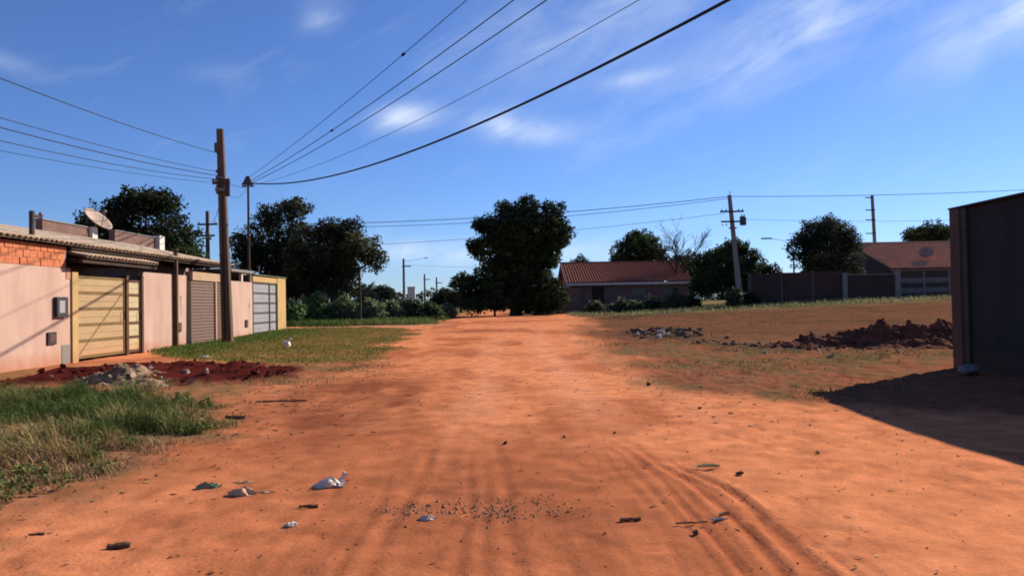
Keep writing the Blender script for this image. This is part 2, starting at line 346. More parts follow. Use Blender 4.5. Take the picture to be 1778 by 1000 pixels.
C = lay(C, (.14, .062, .037), .75*lot*sm(24, 32, y)*sm(60, 50, y)*(.5+n2)); C = lay(C, (.22, .07, .034), .8*np.exp(-(((x+1.9)/2.0)**2+((y-38)/1.3)**2))*(.4+n2)); C = lay(C, (.22, .07, .034), .5*np.exp(-(((x+1.0)/1.6)**2+((y-23)/1.0)**2))*(.4+n2))
dump = np.exp(-(((x-5.9)/1.7)**2+((y-31)/2.4)**2))+np.exp(-(((x-7.4+.44*(y-24.5)*.9)/.7)**2+((y-24.8)/3.2)**2))+.8*np.exp(-(((x-9.5)/2.5)**2+((y-22.6)/1.1)**2))
C = lay(C, (.085, .058, .04), dump*(.55+.9*(n2-.35)))
mott = sm(.50, .70, fbm(x*3.4+2, y*2.2+9, 5, .62)); C = lay(C, (.34, .105, .05), mott*.38*rd)
mid = np.exp(-(((x+2.6)/1.5)**2+((y-12.2)/4.5)**2)); C = lay(C, (.245, .075, .036), mid*(.3+1.3*n2)*1.05)
C = lay(C, (.34, .11, .05), 1.1*np.exp(-(((x+.1)/1.3)**2+((y-6.0)/2.1)**2))*(.5+n2))
for tx, tw, ta in ((.85, .42, .5), (-.75, .38, .35), (2.2, .4, .3)): C = lay(C, (.66, .275, .15), 1.25*ta*np.exp(-((x-tx-.02*(y-10)-.25*np.sin(y*.16))/tw)**2)*sm(7, 12, y)*sm(48, 30, y)*(.3+1.2*n2)*rd)
C = lay(C, (.07, .013, .011), so_m*(1.05+.3*(n2-.3)))
C = lay(C, (.20, .145, .044), lm*(.6+.7*(n2-.4))); C = lay(C, (.16, .105, .055), vm*.85)
C = lay(C, (.10, .11, .045), sm(46.5, 48.5, y+(n2-.5)*2)*sm(-4.4, -6.5, x+(n2-.5)*3)*.9)
C = lay(C, (.46, .20, .12), sm(44, 45.2, y+(n2-.5)*1.5)*sm(48.8, 47.3, y+(n2-.5)*1.5)*sm(-14, -11, x)*sm(-3, -4, x)*.85)
C = lay(C, (.12, .10, .05), sm(110, 160, y)*.9)
C *= (.86+.28*n3)[:, None]
m, ns, ls, p = nt('red_earth')
a = node(ns, 'ShaderNodeAttribute'); a.attribute_name = 'tone'; g = node(ns, 'ShaderNodeNewGeometry')
na = node(ns, 'ShaderNodeTexNoise', Scale=26., Detail=10., Roughness=.78); nb = node(ns, 'ShaderNodeTexNoise', Scale=3.2, Detail=6.); nc = node(ns, 'ShaderNodeTexVoronoi', Scale=34.)
for n in (na, nb, nc): ls.new(g.outputs['Position'], n.inputs['Vector'])
rp = node(ns, 'ShaderNodeMapRange'); ls.new(na.outputs['Fac'], rp.inputs[0]); rp.inputs[1].default_value = .3; rp.inputs[2].default_value = .7; rp.inputs[3].default_value = .80; rp.inputs[4].default_value = 1.16
rp2 = node(ns, 'ShaderNodeMapRange'); ls.new(nb.outputs['Fac'], rp2.inputs[0]); rp2.inputs[1].default_value = .35; rp2.inputs[2].default_value = .65; rp2.inputs[3].default_value = .86; rp2.inputs[4].default_value = 1.12
mu = node(ns, 'ShaderNodeMath', operation='MULTIPLY'); ls.new(rp.outputs[0], mu.inputs[0]); ls.new(rp2.outputs[0], mu.inputs[1])
vm_ = node(ns, 'ShaderNodeVectorMath', operation='SCALE'); ls.new(a.outputs['Color'], vm_.inputs[0]); ls.new(mu.outputs[0], vm_.inputs['Scale'])
ls.new(vm_.outputs[0], p.inputs['Base Color']); p.inputs['Roughness'].default_value = 1; p.inputs['Specular IOR Level'].default_value = 0
ad = node(ns, 'ShaderNodeMath', operation='MULTIPLY_ADD'); ls.new(nc.outputs['Distance'], ad.inputs[0]); ad.inputs[1].default_value = -.35; ls.new(na.outputs['Fac'], ad.inputs[2])
b1 = node(ns, 'ShaderNodeBump', Strength=.42, Distance=.018); ls.new(ad.outputs[0], b1.inputs['Height']); ls.new(b1.outputs[0], p.inputs['Normal'])
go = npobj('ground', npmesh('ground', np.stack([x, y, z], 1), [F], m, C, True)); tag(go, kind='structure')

# ================================================================= VEGETATION
def crown_mesh(lobes, ncl, leaf, seed, c0, c1, per=13, spread=.42, hollow=.45, name='crown', mat=None):
    r = np.random.RandomState(seed); L = np.array(lobes, float)
    L[:, 3:6] *= 1.03
    sub = []   # boughs: smaller clumps standing out of each lobe
    for l in L:
        m_ = l[3:6].mean(); nb = int(np.clip(9*m_, 6, 26))
        dd = r.normal(size=(nb, 3)); dd /= np.linalg.norm(dd, axis=1)[:, None]; rr_ = m_*(.26+.22*r.rand(nb))
        ce = l[:3]+dd*(l[3:6]-rr_[:, None]*.7)*(.72+.3*r.rand(nb))[:, None]
        sub.append(np.concatenate([ce, np.stack([rr_*1.15, rr_*1.1, rr_*.85], 1)], 1))
    sub = np.concatenate(sub+[np.concatenate([L[:, :3], L[:, 3:6]*.8], 1)])
    vol = (sub[:, 3]*sub[:, 4]*sub[:, 5])**.72; pick = r.choice(len(sub), ncl, p=vol/vol.sum()); l = sub[pick]
    d = r.normal(size=(ncl, 3)); d /= np.linalg.norm(d, axis=1)[:, None]
    rad = hollow+(1.0-hollow)*r.rand(ncl)**.5; rad += (r.rand(ncl) < .06)*r.rand(ncl)*.25
    cc = l[:, :3]+d*rad[:, None]*l[:, 3:6]
    N = ncl*per; own = np.repeat(np.arange(ncl), per)
    o_ = r.normal(size=(N, 3)); o_ /= np.linalg.norm(o_, axis=1)[:, None]
    P = cc[own]+o_*(r.rand(N)**.45)[:, None]*spread*np.array([1, 1, .7])
    s = leaf*(.55+.9*r.rand(N))
    a = r.normal(size=(N, 3))+d[own]*.5; a[:, 2] -= .35; a /= np.linalg.norm(a, axis=1)[:, None]
    b = np.cross(a, r.normal(size=(N, 3))); b /= np.linalg.norm(b, axis=1)[:, None]
    nrm = np.cross(a, b)
    V = np.stack([P, P+a*s[:, None]*.5+b*s[:, None]*.27+nrm*s[:, None]*.06, P+a*s[:, None], P+a*s[:, None]*.5-b*s[:, None]*.27+nrm*s[:, None]*.06], 1).reshape(-1, 3)
    k = np.arange(N)*4; F = np.stack([k, k+1, k+2, k+3], 1)
    t = np.clip(.42+.30*r.normal(size=len(sub))[pick][own]+.2*r.normal(size=ncl)[own]+.12*r.normal(size=N), 0, 1)[:, None]
    T = np.repeat(np.array(c0)*(1-t)+np.array(c1)*t, 4, 0)
    return npmesh(name, V, [F], mat or LEAF, T)
def trunk_mb(lobes, r0, h, lean, seed, nl=None):
    rr = random.Random(seed); mb = MB(); top = Vector((lean[0], lean[1], h))
    mb.tube([(0, 0, -.3), (0, 0, .05), (lean[0]*.3, lean[1]*.3, h*.45), top], [r0*1.5, r0*1.15, r0*.85, r0*.7], 9)
    for l in lobes[:nl]:
        e = Vector(l[:3]); mid = top.lerp(e, .5)+Vector((rr.uniform(-.3, .3), rr.uniform(-.3, .3), .2)); mb.tube([top-Vector((0, 0, .25)), mid, e], [r0*.5, r0*.32, r0*.12], 6)
        for q in range(3):
            e2 = e+Vector((rr.uniform(-1, 1)*l[3], rr.uniform(-1, 1)*l[4], rr.uniform(-.2, 1)*l[5]))*.8
            mb.tube([mid.lerp(e, .6), mid.lerp(e2, .7), e2], [r0*.2, r0*.12, r0*.04], 5)
    return mb
def tree(name, loc, h, r0, lobes, ncl, leaf, label, seed, c0=(.012, .018, .009), c1=(.085, .11, .040), lean=(0, 0), group=None, spread=.42, per=13, cat='tree'):
    t = thing(name, (loc[0], loc[1], tz(*loc)), label, cat, group)
    trunk_mb(lobes, r0, h, lean, seed).build('trunk', bark, t, smooth=True)
    npobj('crown', crown_mesh(lobes, int(ncl*1.7), leaf*.72, seed, c0, c1, int(per*1.35), spread*.85), t)
    return t
G_T = 'trees behind the walled row of houses'
tree('mango_tree', (-22.9, 48), 3.4, .28, [(0, 0, 6.6, 2.9, 2.5, 2.1), (-3.2, .3, 6.2, 1.1, 1.2, 1.0), (2.2, 0, 5.2, 1.7, 1.8, 1.8), (.4, 0, 7.9, 1.7, 1.6, .9), (-1.5, 0, 4.6, 2, 1.8, 1.4), (3.0, -.5, 3.9, 1.2, 1.4, 1.3)], 900, .27,
     'dark round tree rising behind the satellite dish and parapets', 11, group=G_T)
tree('mango_tree', (-18.2, 60), 3.2, .3, [(.3, 0, 7.9, 1.7, 1.7, 1.7), (-1.9, 0, 6.3, 1.6, 1.6, 1.6), (1.6, 0, 8.7, 1.2, 1.3, .9), (1.9, 0, 6.3, 1.4, 1.5, 1.4), (-.4, 0, 5, 2.4, 2, 1.4), (-2.7, 0, 4.4, 1.2, 1.3, 1.5), (2.4, 0, 3.9, 1.6, 1.5, 1.6), (0, 0, 2.8, 2.4, 1.8, 1.5), (-2.4, 0, 2.4, 1.6, 1.5, 1.3)], 1100, .28,
     'tall ragged tree just right of the main utility pole, gaps of sky in its crown', 12, c0=(.012, .016, .010), c1=(.095, .10, .048), group=G_T)
tree('mango_tree', (-12.6, 55), 2.3, .34, [(0, 0, 5.0, 2.3, 2.0, 1.7), (1.8, -.2, 5.2, 1.6, 1.6, 1.3), (.6, 0, 6.5, 1.9, 1.6, 1.0), (-1.9, .3, 5.4, 1.5, 1.6, 1.5), (2.9, 0, 4.3, .9, 1.1, .9), (-.5, 0, 3.7, 2.2, 1.8, 1.3), (-2.6, 0, 4.2, 1.0, 1.2, 1.1), (-1.0, 0, 2.4, 1.5, 1.3, 1.0), (-2.9, .3, 2.8, 1.4, 1.3, 1.3), (1.0, .4, 2.6, 1.2, 1.2, .9)], 1450, .25,
     'broad spreading dark tree standing in the green shrubs beyond the ochre wall', 13, c0=(.012, .016, .009), c1=(.105, .11, .045), group=G_T)
tree('mango_tree', (.3, 66), 2.2, .5, [(1.0, 0, 7.0, 3.3, 2.8, 2.3), (-2.4, 0, 7.7, 1.1, 1.2, 1.0), (-2.7, 0, 5.8, 1.2, 1.3, 1.2), (-3.9, 0, 2.6, 1.5, 1.6, 1.3), (-1.6, 0, 3.2, 1.9, 1.8, 1.8), (1.5, -.6, 2.4, 2.4, 1.9, 2.2), (3.2, -.5, 1.7, 1.2, 1.4, 1.5), (3.5, 0, 7.0, 1.4, 1.6, 1.9), (-.7, 0, 9.0, .95, 1.1, .8), (1.2, 0, 9.3, 1.1, 1.2, .8), (3.3, 0, 9.0, .95, 1.1, .75), (.2, 0, 4.9, 2.2, 2.0, 1.7), (2.2, 0, 5.0, 1.9, 2.0, 1.6), (-3.4, 0, 1.2, 1.2, 1.3, 1.0), (.4, -.4, 1.4, 1.7, 1.4, 1.3), (2.4, -.9, 1.1, 1.8, 1.4, 1.1), (-1.6, .3, 1.6, 1.3, 1.2, 1.1)], 3500, .31,
     'big dense dark tree at the far end of the dirt road', 14, c0=(.010, .016, .008), c1=(.07, .095, .034), spread=.42)
tree('round_tree', (-1.4, 61.5), .8, .1, [(0, 0, 1.2, 1.0, .9, .8), (.5, .1, .9, .9, .8, .6)], 150, .2, 'low bush at the dark foot of the big central tree', 15, c1=(.05, .055, .025), spread=.25, cat='bush')
tree('small_tree', (8.4, 95), 4.0, .2, [(0, 0, 5.3, 1.5, 1.4, 1.4), (-.8, 0, 4.8, 1, 1, 1)], 180, .3, 'small distant tree showing just left of the red roof ridge', 16, c1=(.035, .05, .022))
tree('round_tree', (14.5, 88), 3.2, .3, [(0, 0, 6.2, 3.0, 2.6, 2.6), (-1.4, 0, 5.0, 2.3, 2.2, 2.2), (1.5, 0, 5.2, 2.2, 2.2, 2.2), (.4, 0, 7.4, 2.0, 2, 1.5)], 1000, .3,
     'smooth domed tree rising behind the red tiled roof', 17, c0=(.012, .018, .009), c1=(.10, .14, .04), spread=.38)
tree('round_tree', (19.3, 69), 1.9, .25, [(0, 0, 4.0, 2.4, 2.0, 1.7), (-1.9, 0, 3.6, 1.5, 1.6, 1.6), (1.9, 0, 3.7, 1.5, 1.6, 1.5), (.3, 0, 5.0, 1.8, 1.6, .9), (-2.3, 0, 2, 1.3, 1.4, 1.4), (0, 0, 2.2, 2.6, 1.8, 1.3)], 900, .27,
     'dark tree directly behind the pole with the transformer', 18, spread=.4)
tree('round_tree', (28.2, 70), 2.1, .3, [(0, 0, 5.0, 2.5, 2.2, 2.1), (-1.9, 0, 4.6, 1.6, 1.7, 1.7), (2.2, 0, 4.7, 1.5, 1.6, 1.6), (0, 0, 6.7, 1.7, 1.6, 1.0), (-1, 0, 6.1, 1.7, 1.5, 1.2), (.8, 0, 3, 2.6, 2, 1.4), (1.5, 0, 6.1, 1.4, 1.4, 1.0)], 1050, .26,
     'bushy tree with spiky top behind the brown wall, left of the tiled house', 19, c0=(.012, .015, .010), c1=(.11, .115, .06), spread=.5)
tree('round_tree', (48.5, 90), 4.2, .3, [(0, 0, 6.9, 2.6, 2.4, 2.0), (-1.7, 0, 6.2, 1.5, 1.6, 1.5), (2, 0, 6.6, 2, 2, 1.8)], 520, .32, 'dark tree behind the brown tiled roof next to the charcoal wall', 20)
for k, (px_, py_, h_, w_) in enumerate([(-21, 118, 4.4, 3.0), (-16.5, 100, 3.4, 1.8), (-9.5, 112, 3.2, 2.2), (-6.5, 98, 2.6, 1.5), (-33, 110, 6, 3.4), (22.5, 98, 4.6, 2.6), (24.4, 84, 4.6, 2.2), (18.8, 82, 5.4, 2.6), (23.3, 73, 3.6, 1.9), (31.5, 78, 4.4, 2.4)]):
    dk_ = k > 6
    tree('distant_tree', (px_, py_), h_*.4, .15, [(0, 0, h_*.7, w_, w_, h_*.36), (w_*.5, 0, h_*.5, w_*.7, w_*.7, h_*.32), (-w_*.6, 0, h_*.55, w_*.6, w_*.6, h_*.3)], 240, .34,
         ['hazy round tree left of the distant utility pole', 'small grey-green tree just left of the white gatepost far off', 'low distant tree right of the far white post', 'small distant tree beside the big central tree',
          'distant tree glimpsed between the left trees', 'green tree in the gap between the transformer pole and the bushy tree', 'lower hedge tree under the street lamp arm', 'dark tree behind the bare twiggy tree', 'low tree just above the brown brick wall', 'tree between the bushy tree and the brown tiled roof'][k], 30+k, c0=(.012, .017, .009) if dk_ else (.02, .026, .016), c1=(.06, .072, .03) if dk_ else (.06, .068, .036), group='distant trees', spread=.4)
# leafless tree
bt = thing('bare_tree', (16.6, 75, tz(16.6, 75)), 'leafless tree with thin tangled twigs left of the transformer pole', 'tree')
rb = random.Random(5); trunk = MB(); twigs = MB()
def grow_branch(mb, p, d, ln, r_, depth):
    q = p+d*ln; mid = p.lerp(q, .5)+Vector((rb.uniform(-.1, .1), rb.uniform(-.1, .1), rb.uniform(-.05, .1)))*ln
    (mb if depth < 2 else twigs).tube([p, mid, q], [r_, r_*.8, r_*.62], 5 if depth < 3 else 4, cap=False)
    if depth < 5:
        for k in range(3 if depth else 5):
            nd = (d+Vector((rb.uniform(-.95, .95), rb.uniform(-.95, .95), rb.uniform(-.35, .55)))*(.75 if depth else .6)).normalized()
            grow_branch(mb, q if k < 2 else mid, nd, ln*rb.uniform(.58, .8), max(.012, r_*.58), depth+1)
grow_branch(trunk, Vector((0, 0, -.2)), Vector((.03, 0, 1)), 3.4, .17, 0)
trunk.build('trunk', bark, bt); twigs.build('twigs', bark, bt)
# shrubs
SH = [(-14.6, 50.5, 1.3, 1.6, 0), (-13.0, 52, 1.25, 2.0, 0), (-11.3, 52.5, 1.2, 1.9, 1), (-9.7, 53, 1.1, 1.6, 1), (-8.3, 54, 1.1, 1.4, 1), (-7.1, 54.5, 1.2, 1.5, 2), (-5.9, 55.0, 1.2, 1.2, 2), (-16.2, 51, 1.3, 1.9, 0), (-10.6, 58, 1.4, 2.1, 1), (-4.9, 58.5, .8, 1.0, 1)]
SL = ['leafy green shrub right behind the end of the ochre wall', 'tall green shrub under the broad dark tree', 'grey-green shrub beside the broad tree trunk', 'loose green shrub to the right of the thin post', 'green shrub in the middle of the roadside hedge',
      'dark green shrub in the right half of the roadside hedge', 'rightmost dark low shrub at the end of the roadside hedge', 'shrub half hidden by the ochre wall end', 'shrub standing behind the roadside hedge', 'pale small shrub at the corner of the far lane']
for k, (sx, sy, w_, h_, kd) in enumerate(SH):
    t = thing('shrub', (sx, sy, tz(sx, sy)), SL[k], 'shrub', 'shrubs of the roadside hedge')
    lb = [(0, 0, h_*.5, w_*.8, w_*.7, h_*.5), (w_*.4, -.2, h_*.4, w_*.6, w_*.5, h_*.4), (-w_*.45, .1, h_*.45, w_*.55, w_*.5, h_*.42), (0, 0, h_*.8, w_*.5, w_*.4, h_*.25)]
    mb = MB()
    for q in range(5): mb.tube([(0, 0, -.1), (random.uniform(-.3, .3), 0, h_*.5), (random.uniform(-.7, .7)*w_, random.uniform(-.4, .4), h_*.85)], [.04, .03, .01], 5)
    mb.build('stem', bark, t)
    cc = [((.06, .11, .035), (.20, .28, .10)), ((.08, .115, .05), (.24, .28, .14)), ((.02, .04, .018), (.09, .13, .045))][kd]
    npobj('foliage', crown_mesh(lb, 260, .2, 60+k, cc[0], cc[1], 12, .2, .25, 'foliage', LEAF2), t)
WS = [(6.9, 66, 1.0, 1.2), (9.0, 65, 1.1, 1.3), (10.2, 64, .9, 1.0), (11.8, 66, 1.0, 1.5), (13.6, 65, 1.2, 1.7), (15.4, 66, .9, 1.3), (17.4, 61, .8, 1.9), (19.0, 62, .9, 1.4)]
WL = ['weedy bush by the dark doorway of the red-roofed house', 'pale weedy bush in front of the red-roofed house wall', 'low yellow-green weed clump before the red-roofed house', 'weed bush in front of the middle of the red-roofed house', 'tall weed bush near the right end of the red-roofed house',
      'weed bush between the red-roofed house and the transformer pole', 'vine-like bush around the foot of the transformer pole', 'dark bush right of the transformer pole foot']
for k, (sx, sy, w_, h_) in enumerate(WS):
    t = thing('weed_bush', (sx, sy, tz(sx, sy)), WL[k], 'bush', 'weedy bushes along the far side of the empty lot')
    lb = [(0, 0, h_*.5, w_*.7, w_*.6, h_*.45), (w_*.4, 0, h_*.35, w_*.5, w_*.5, h_*.35), (-w_*.4, 0, h_*.3, w_*.5, w_*.5, h_*.3)]
    mb = MB()
    for q in range(4): mb.tube([(0, 0, -.1), (random.uniform(-.3, .3), 0, h_*.5), (random.uniform(-.6, .6)*w_, random.uniform(-.3, .3), h_*.8)], [.03, .02, .01], 5)
    mb.build('stem', bark, t); dk = k in (5, 7)
    npobj('foliage', crown_mesh(lb, 150, .2, 90+k, (.03, .04, .018), (.04, .05, .025) if dk else (.13, .15, .07), 10, .22, .2, 'foliage', LEAF2), t)
# far wood on the horizon
r = np.random.RandomState(3); lb = []
for k in range(90):
    fx = -160+k*3.6+r.uniform(-1.5, 1.5); lb.append((fx, 210+r.uniform(-10, 10), 2.2+r.uniform(0, 1.2), 3.5, 3, 2.0+r.uniform(0, 1.2)))
tag(npobj('far_woods', crown_mesh(lb, 2600, .9, 8, (.03, .04, .025), (.07, .08, .045), 8, 1.0, .2, 'far_woods')), 'low dark line of woods on the horizon', 'woods', kind='stuff')

def blades(name, P, h, w, lean, tone, label, seed=1, seg2=True):
    r = np.random.RandomState(seed); N = len(P); a = r.rand(N)*6.283; d = np.stack([np.cos(a), np.sin(a), np.zeros(N)], 1); s = np.stack([-d[:, 1], d[:, 0], d[:, 2]], 1)
    ln = (lean*(.3+r.rand(N)))[:, None]; up = np.array([0, 0, 1.]); H = h[:, None]; W = w[:, None]
    m = P+up*H*.55+d*H*ln*.35; t = P+up*H*(1-.25*ln)+d*H*ln
    V = np.stack([P-s*W/2-up*.02, P+s*W/2-up*.02, m-s*W*.4, m+s*W*.4, t], 1).reshape(-1, 3); k = np.arange(N)*5
    o = npobj(name, npmesh(name, V, [np.stack([k, k+1, k+3, k+2], 1), np.stack([k+2, k+3, k+4], 1)], GRASS, np.repeat(tone, 5, 0)))
    return tag(o, label, 'grass', kind='stuff')
def scatter(n, x0, x1, y0, y1, dens, seed, pw=1.):
    r = np.random.RandomState(seed); px_ = r.uniform(x0, x1, n); py_ = y0+(y1-y0)*r.rand(n)**pw; k = r.rand(n) < dens(px_, py_); px_, py_ = px_[k], py_[k]
    return np.stack([px_, py_, terr(px_, py_)], 1), r
def tones(r, N, cs, P, sc=1.):
    t = np.clip(fbm(P[:, 0]*sc+50, P[:, 1]*sc, 4)*2.4-.7+r.normal(size=N)*.22, 0, .999)*(len(cs)-1); i = t.astype(int); f = (t-i)[:, None]; cs = np.array(cs); return cs[i]*(1-f)+cs[i+1]*f
P, r = scatter(190000, -10.5, -3.2, 4.6, 14.6, lambda a, b: verge_mask(a, b)*(.12+1.2*sm(.36, .58, fbm(a*2.1+8, b*2.1, 4))), 21)
N = len(P); cl_ = fbm(P[:, 0]*2.1+8, P[:, 1]*2.1, 4); hh = (.04+.15*r.rand(N)**1.7)*(.25+2.1*sm(.3, .72, cl_))*np.clip(.25+verge_mask(P[:, 0]+.6, P[:, 1]-.5), .3, 1.1)
dryness = np.clip(.12+.42*sm(10.2, 6.2, P[:, 1])+1.9*(fbm(P[:, 0]*.9+77, P[:, 1]*.9+3, 4)-.44)+.17*r.normal(size=N)+.5*sm(.75, .25, verge_mask(P[:, 0]+.5, P[:, 1]-.4)), 0, .999)
cs_ = np.array([(.055, .095, .022), (.10, .145, .035), (.17, .17, .052), (.23, .19, .07), (.31, .24, .10), (.27, .19, .09)]); q_ = dryness*5; qi = q_.astype(int); qf = (q_-qi)[:, None]
blades('verge_grass', P, hh, .005+.008*r.rand(N), .6+.9*r.rand(N), (cs_[qi]*(1-qf)+cs_[qi+1]*qf)*np.array((1.35, 1.18, 1.3))*(.7+.6*r.rand(N))[:, None], 'rank green and straw grass growing along the near left verge')
P, r = scatter(420, -10, -3.4, 5, 14.2, lambda a, b: verge_mask(a, b)*(.15+sm(.45, .6, fbm(a*1.3+28, b*1.3, 3))), 41)
lb = [(p[0], p[1], p[2]+.07, .10+.10*r.rand(), .10+.10*r.rand(), .07+.07*r.rand()) for p in P]
wd = npobj('verge_weeds', crown_mesh(lb, 2300, .042, 42, (.07, .10, .025), (.17, .19, .06), 7, .07, .2, 'verge_weeds', GRASS)); tag(wd, 'broad leaved weeds mixed through the near left verge', 'weeds', kind='stuff')
P, r = scatter(110000, -13, -3.4, 19.3, 45, lambda a, b: lawn_mask(a, b)*(.3+.7*fbm(a*2, b*2, 3)), 22)
N = len(P); nearw = sm(-8.5, -11.5, P[:, 0]); hh = (.035+.05*r.rand(N))*(1+1.1*nearw)
cc = tones(r, N, [(.16, .165, .036), (.23, .19, .05), (.29, .205, .065)], P, .5); cc = cc*(1-nearw[:, None]*.75)+np.array((.07, .14, .025))*nearw[:, None]*.75
blades('lawn_grass', P, hh, .012+.014*r.rand(N), .6+.5*r.rand(N), cc*(.75+.5*r.rand(N))[:, None], 'short patchy grass before the pink walls and the utility pole', 2)
P, r = scatter(200000, 2, 34, 9, 63, lambda a, b: (1-road_mask(a, b))*(1-sm(9, 10.5, a)*sm(16.5, 14, b))*sm(.43, .60, fbm(a*.6+3, b*.6, 4))*sm(.30, .6, fbm(a*3+9, b*3, 3)), 23)
N = len(P); hh = (.02+.09*r.rand(N)**2.2)
blades('lot_grass', P, hh, .008+.012*r.rand(N), .7+.5*r.rand(N), tones(r, N, [(.10, .085, .024), (.17, .115, .038), (.23, .145, .06)], P, .4)*(.7+.5*r.rand(N))[:, None], 'dry brownish grass scattered over the empty lot', 3)
P, r = scatter(30000, -30, -4.5, 46.5, 60, lambda a, b: sm(-4.4, -6.5, a+(fbm(a*2+11, b, 3)-.5)*3)*.9, 24)
N = len(P); blades('hedge_grass', P, .18+.3*r.rand(N), .03+.03*r.rand(N), .5+.5*r.rand(N), tones(r, N, [(.05, .10, .02), (.09, .15, .035), (.14, .17, .05)], P, .3)*(.75+.5*r.rand(N))[:, None], 'bright green grass strip below the roadside hedge', 4)
P, r = scatter(16000, 4.5, 42, 55, 66, lambda a, b: sm(.35, .6, fbm(a*.7+3, b*.7, 3)), 25)
N = len(P); blades('far_lot_grass', P, .12+.3*r.rand(N)**2, .03+.03*r.rand(N), .6+.4*r.rand(N), tones(r, N, [(.12, .14, .05), (.26, .24, .11), (.32, .27, .14)], P, .2)*(.8+.4*r.rand(N))[:, None], 'yellowed taller grass along the foot of the far walls', 5)
P, r = scatter(16000, -8.5, -2.6, 10, 20.5, lambda a, b: (1-road_mask(a, b))*(1-soil_mask(a, b))*(1-verge_mask(a, b))*sm(.45, .62, fbm(a*1.5+3, b*1.5, 3)), 26)
N = len(P); blades('sparse_grass', P, .03+.07*r.rand(N), .008+.01*r.rand(N), .8+.5*r.rand(N), tones(r, N, [(.16, .13, .05), (.30, .22, .11)], P, 1)*(.8+.4*r.rand(N))[:, None], 'thin dry grass between the soil strip and the road', 6)

# ================================================================= LEFT ROW
WX = -12.6
def wall_thing(name, y0, label, cat, group=None): return thing(name, (WX, y0, tz(WX, y0)), label, cat, group)
def L(t, x0, x1, y0, y1, z0, z1):   # world extents -> local box
    l = t.location; return MB().box(x0-l.x, x1-l.x, y0-l.y, y1-l.y, z0-l.z, z1-l.z)
def lbox(t, name, mat, x0, x1, y0, y1, z0, z1, parent=None, bevel=.006):
    return L(t, x0, x1, y0, y1, z0, z1).build(name, mat, parent or t, bevel=bevel)
w1 = wall_thing('boundary_wall', 20, 'pink plastered wall with exposed orange clay blocks along its top', 'wall', 'pink street walls')
lbox(w1, 'plaster_panel', pink, WX-.16, WX, 10, 22.18, -.4, 2.72)
lbox(w1, 'mortar_core', mortar, WX-.15, WX-.02, 10, 22.0, 2.721, 3.325)
bm_ = MB().box(-.13, 0, 0, .285, 0, .187).build('brick', brick_m, w1, bevel=.008); bme = bm_.data; first = True
for c_ in range(3):
    for k in range(37):
        yy = 11.0+k*.297+(.15 if c_ % 2 else 0)
        if yy > 21.75: continue
        loc = (random.uniform(-.012, .006), yy-20, 2.727+c_*.2-w1.location.z)
        if first: bm_.location = loc; first = False
        else: inst('brick', bme, w1, loc, (0, 0, random.uniform(-.02, .02)))
pl = lbox(w1, 'gate_pillar', yellow_pl, WX-.2, WX+.05, 22.19, 22.5, -.3, 2.62)
mbx = lbox(w1, 'meter_box', box_dark, WX+.002, WX+.10, 21.36, 21.9, 1.34, 1.9)
lbox(w1, 'meter_window', glassy, WX+.102, WX+.112, 21.47, 21.72, 1.46, 1.80, mbx, 0)
lbox(w1, 'meter_rim', steel, WX+.103, WX+.108, 21.42, 21.46, 1.42, 1.84, mbx, 0)
vb = lbox(w1, 'valve_box', box_dark, WX+.002, WX+.05, 21.03, 21.42, .6, .94)
lbox(w1, 'valve_cover', brown_post, WX+.052, WX+.06, 21.1, 21.35, .66, .88, vb, 0)
lbox(w1, 'cement_patch', conc, WX+.002, WX+.012, 21.72, 22.12, .06, .56)
lbox(w1, 'broken_render', mortar, WX+.002, WX+.016, 21.95, 22.17, 2.42, 2.70)
# mast on the wall top
ms = thing('service_mast', (WX-.3, 20.9, 3.2), 'short black mast with a side bracket on the tiled eave', 'mast')
MB().box(-.05, .05, -.05, .05, -.4, 1.02).build('shaft', dark_wood, ms); MB().box(-.03, .03, .05, .42, .86, .93).build('bracket', dark_wood, ms); MB().lathe([(0, 0), (.05, .01), (.06, .06), (.04, .12), (0, .13)], (0, .4, .9), 8).build('insulator', porcelain, ms)

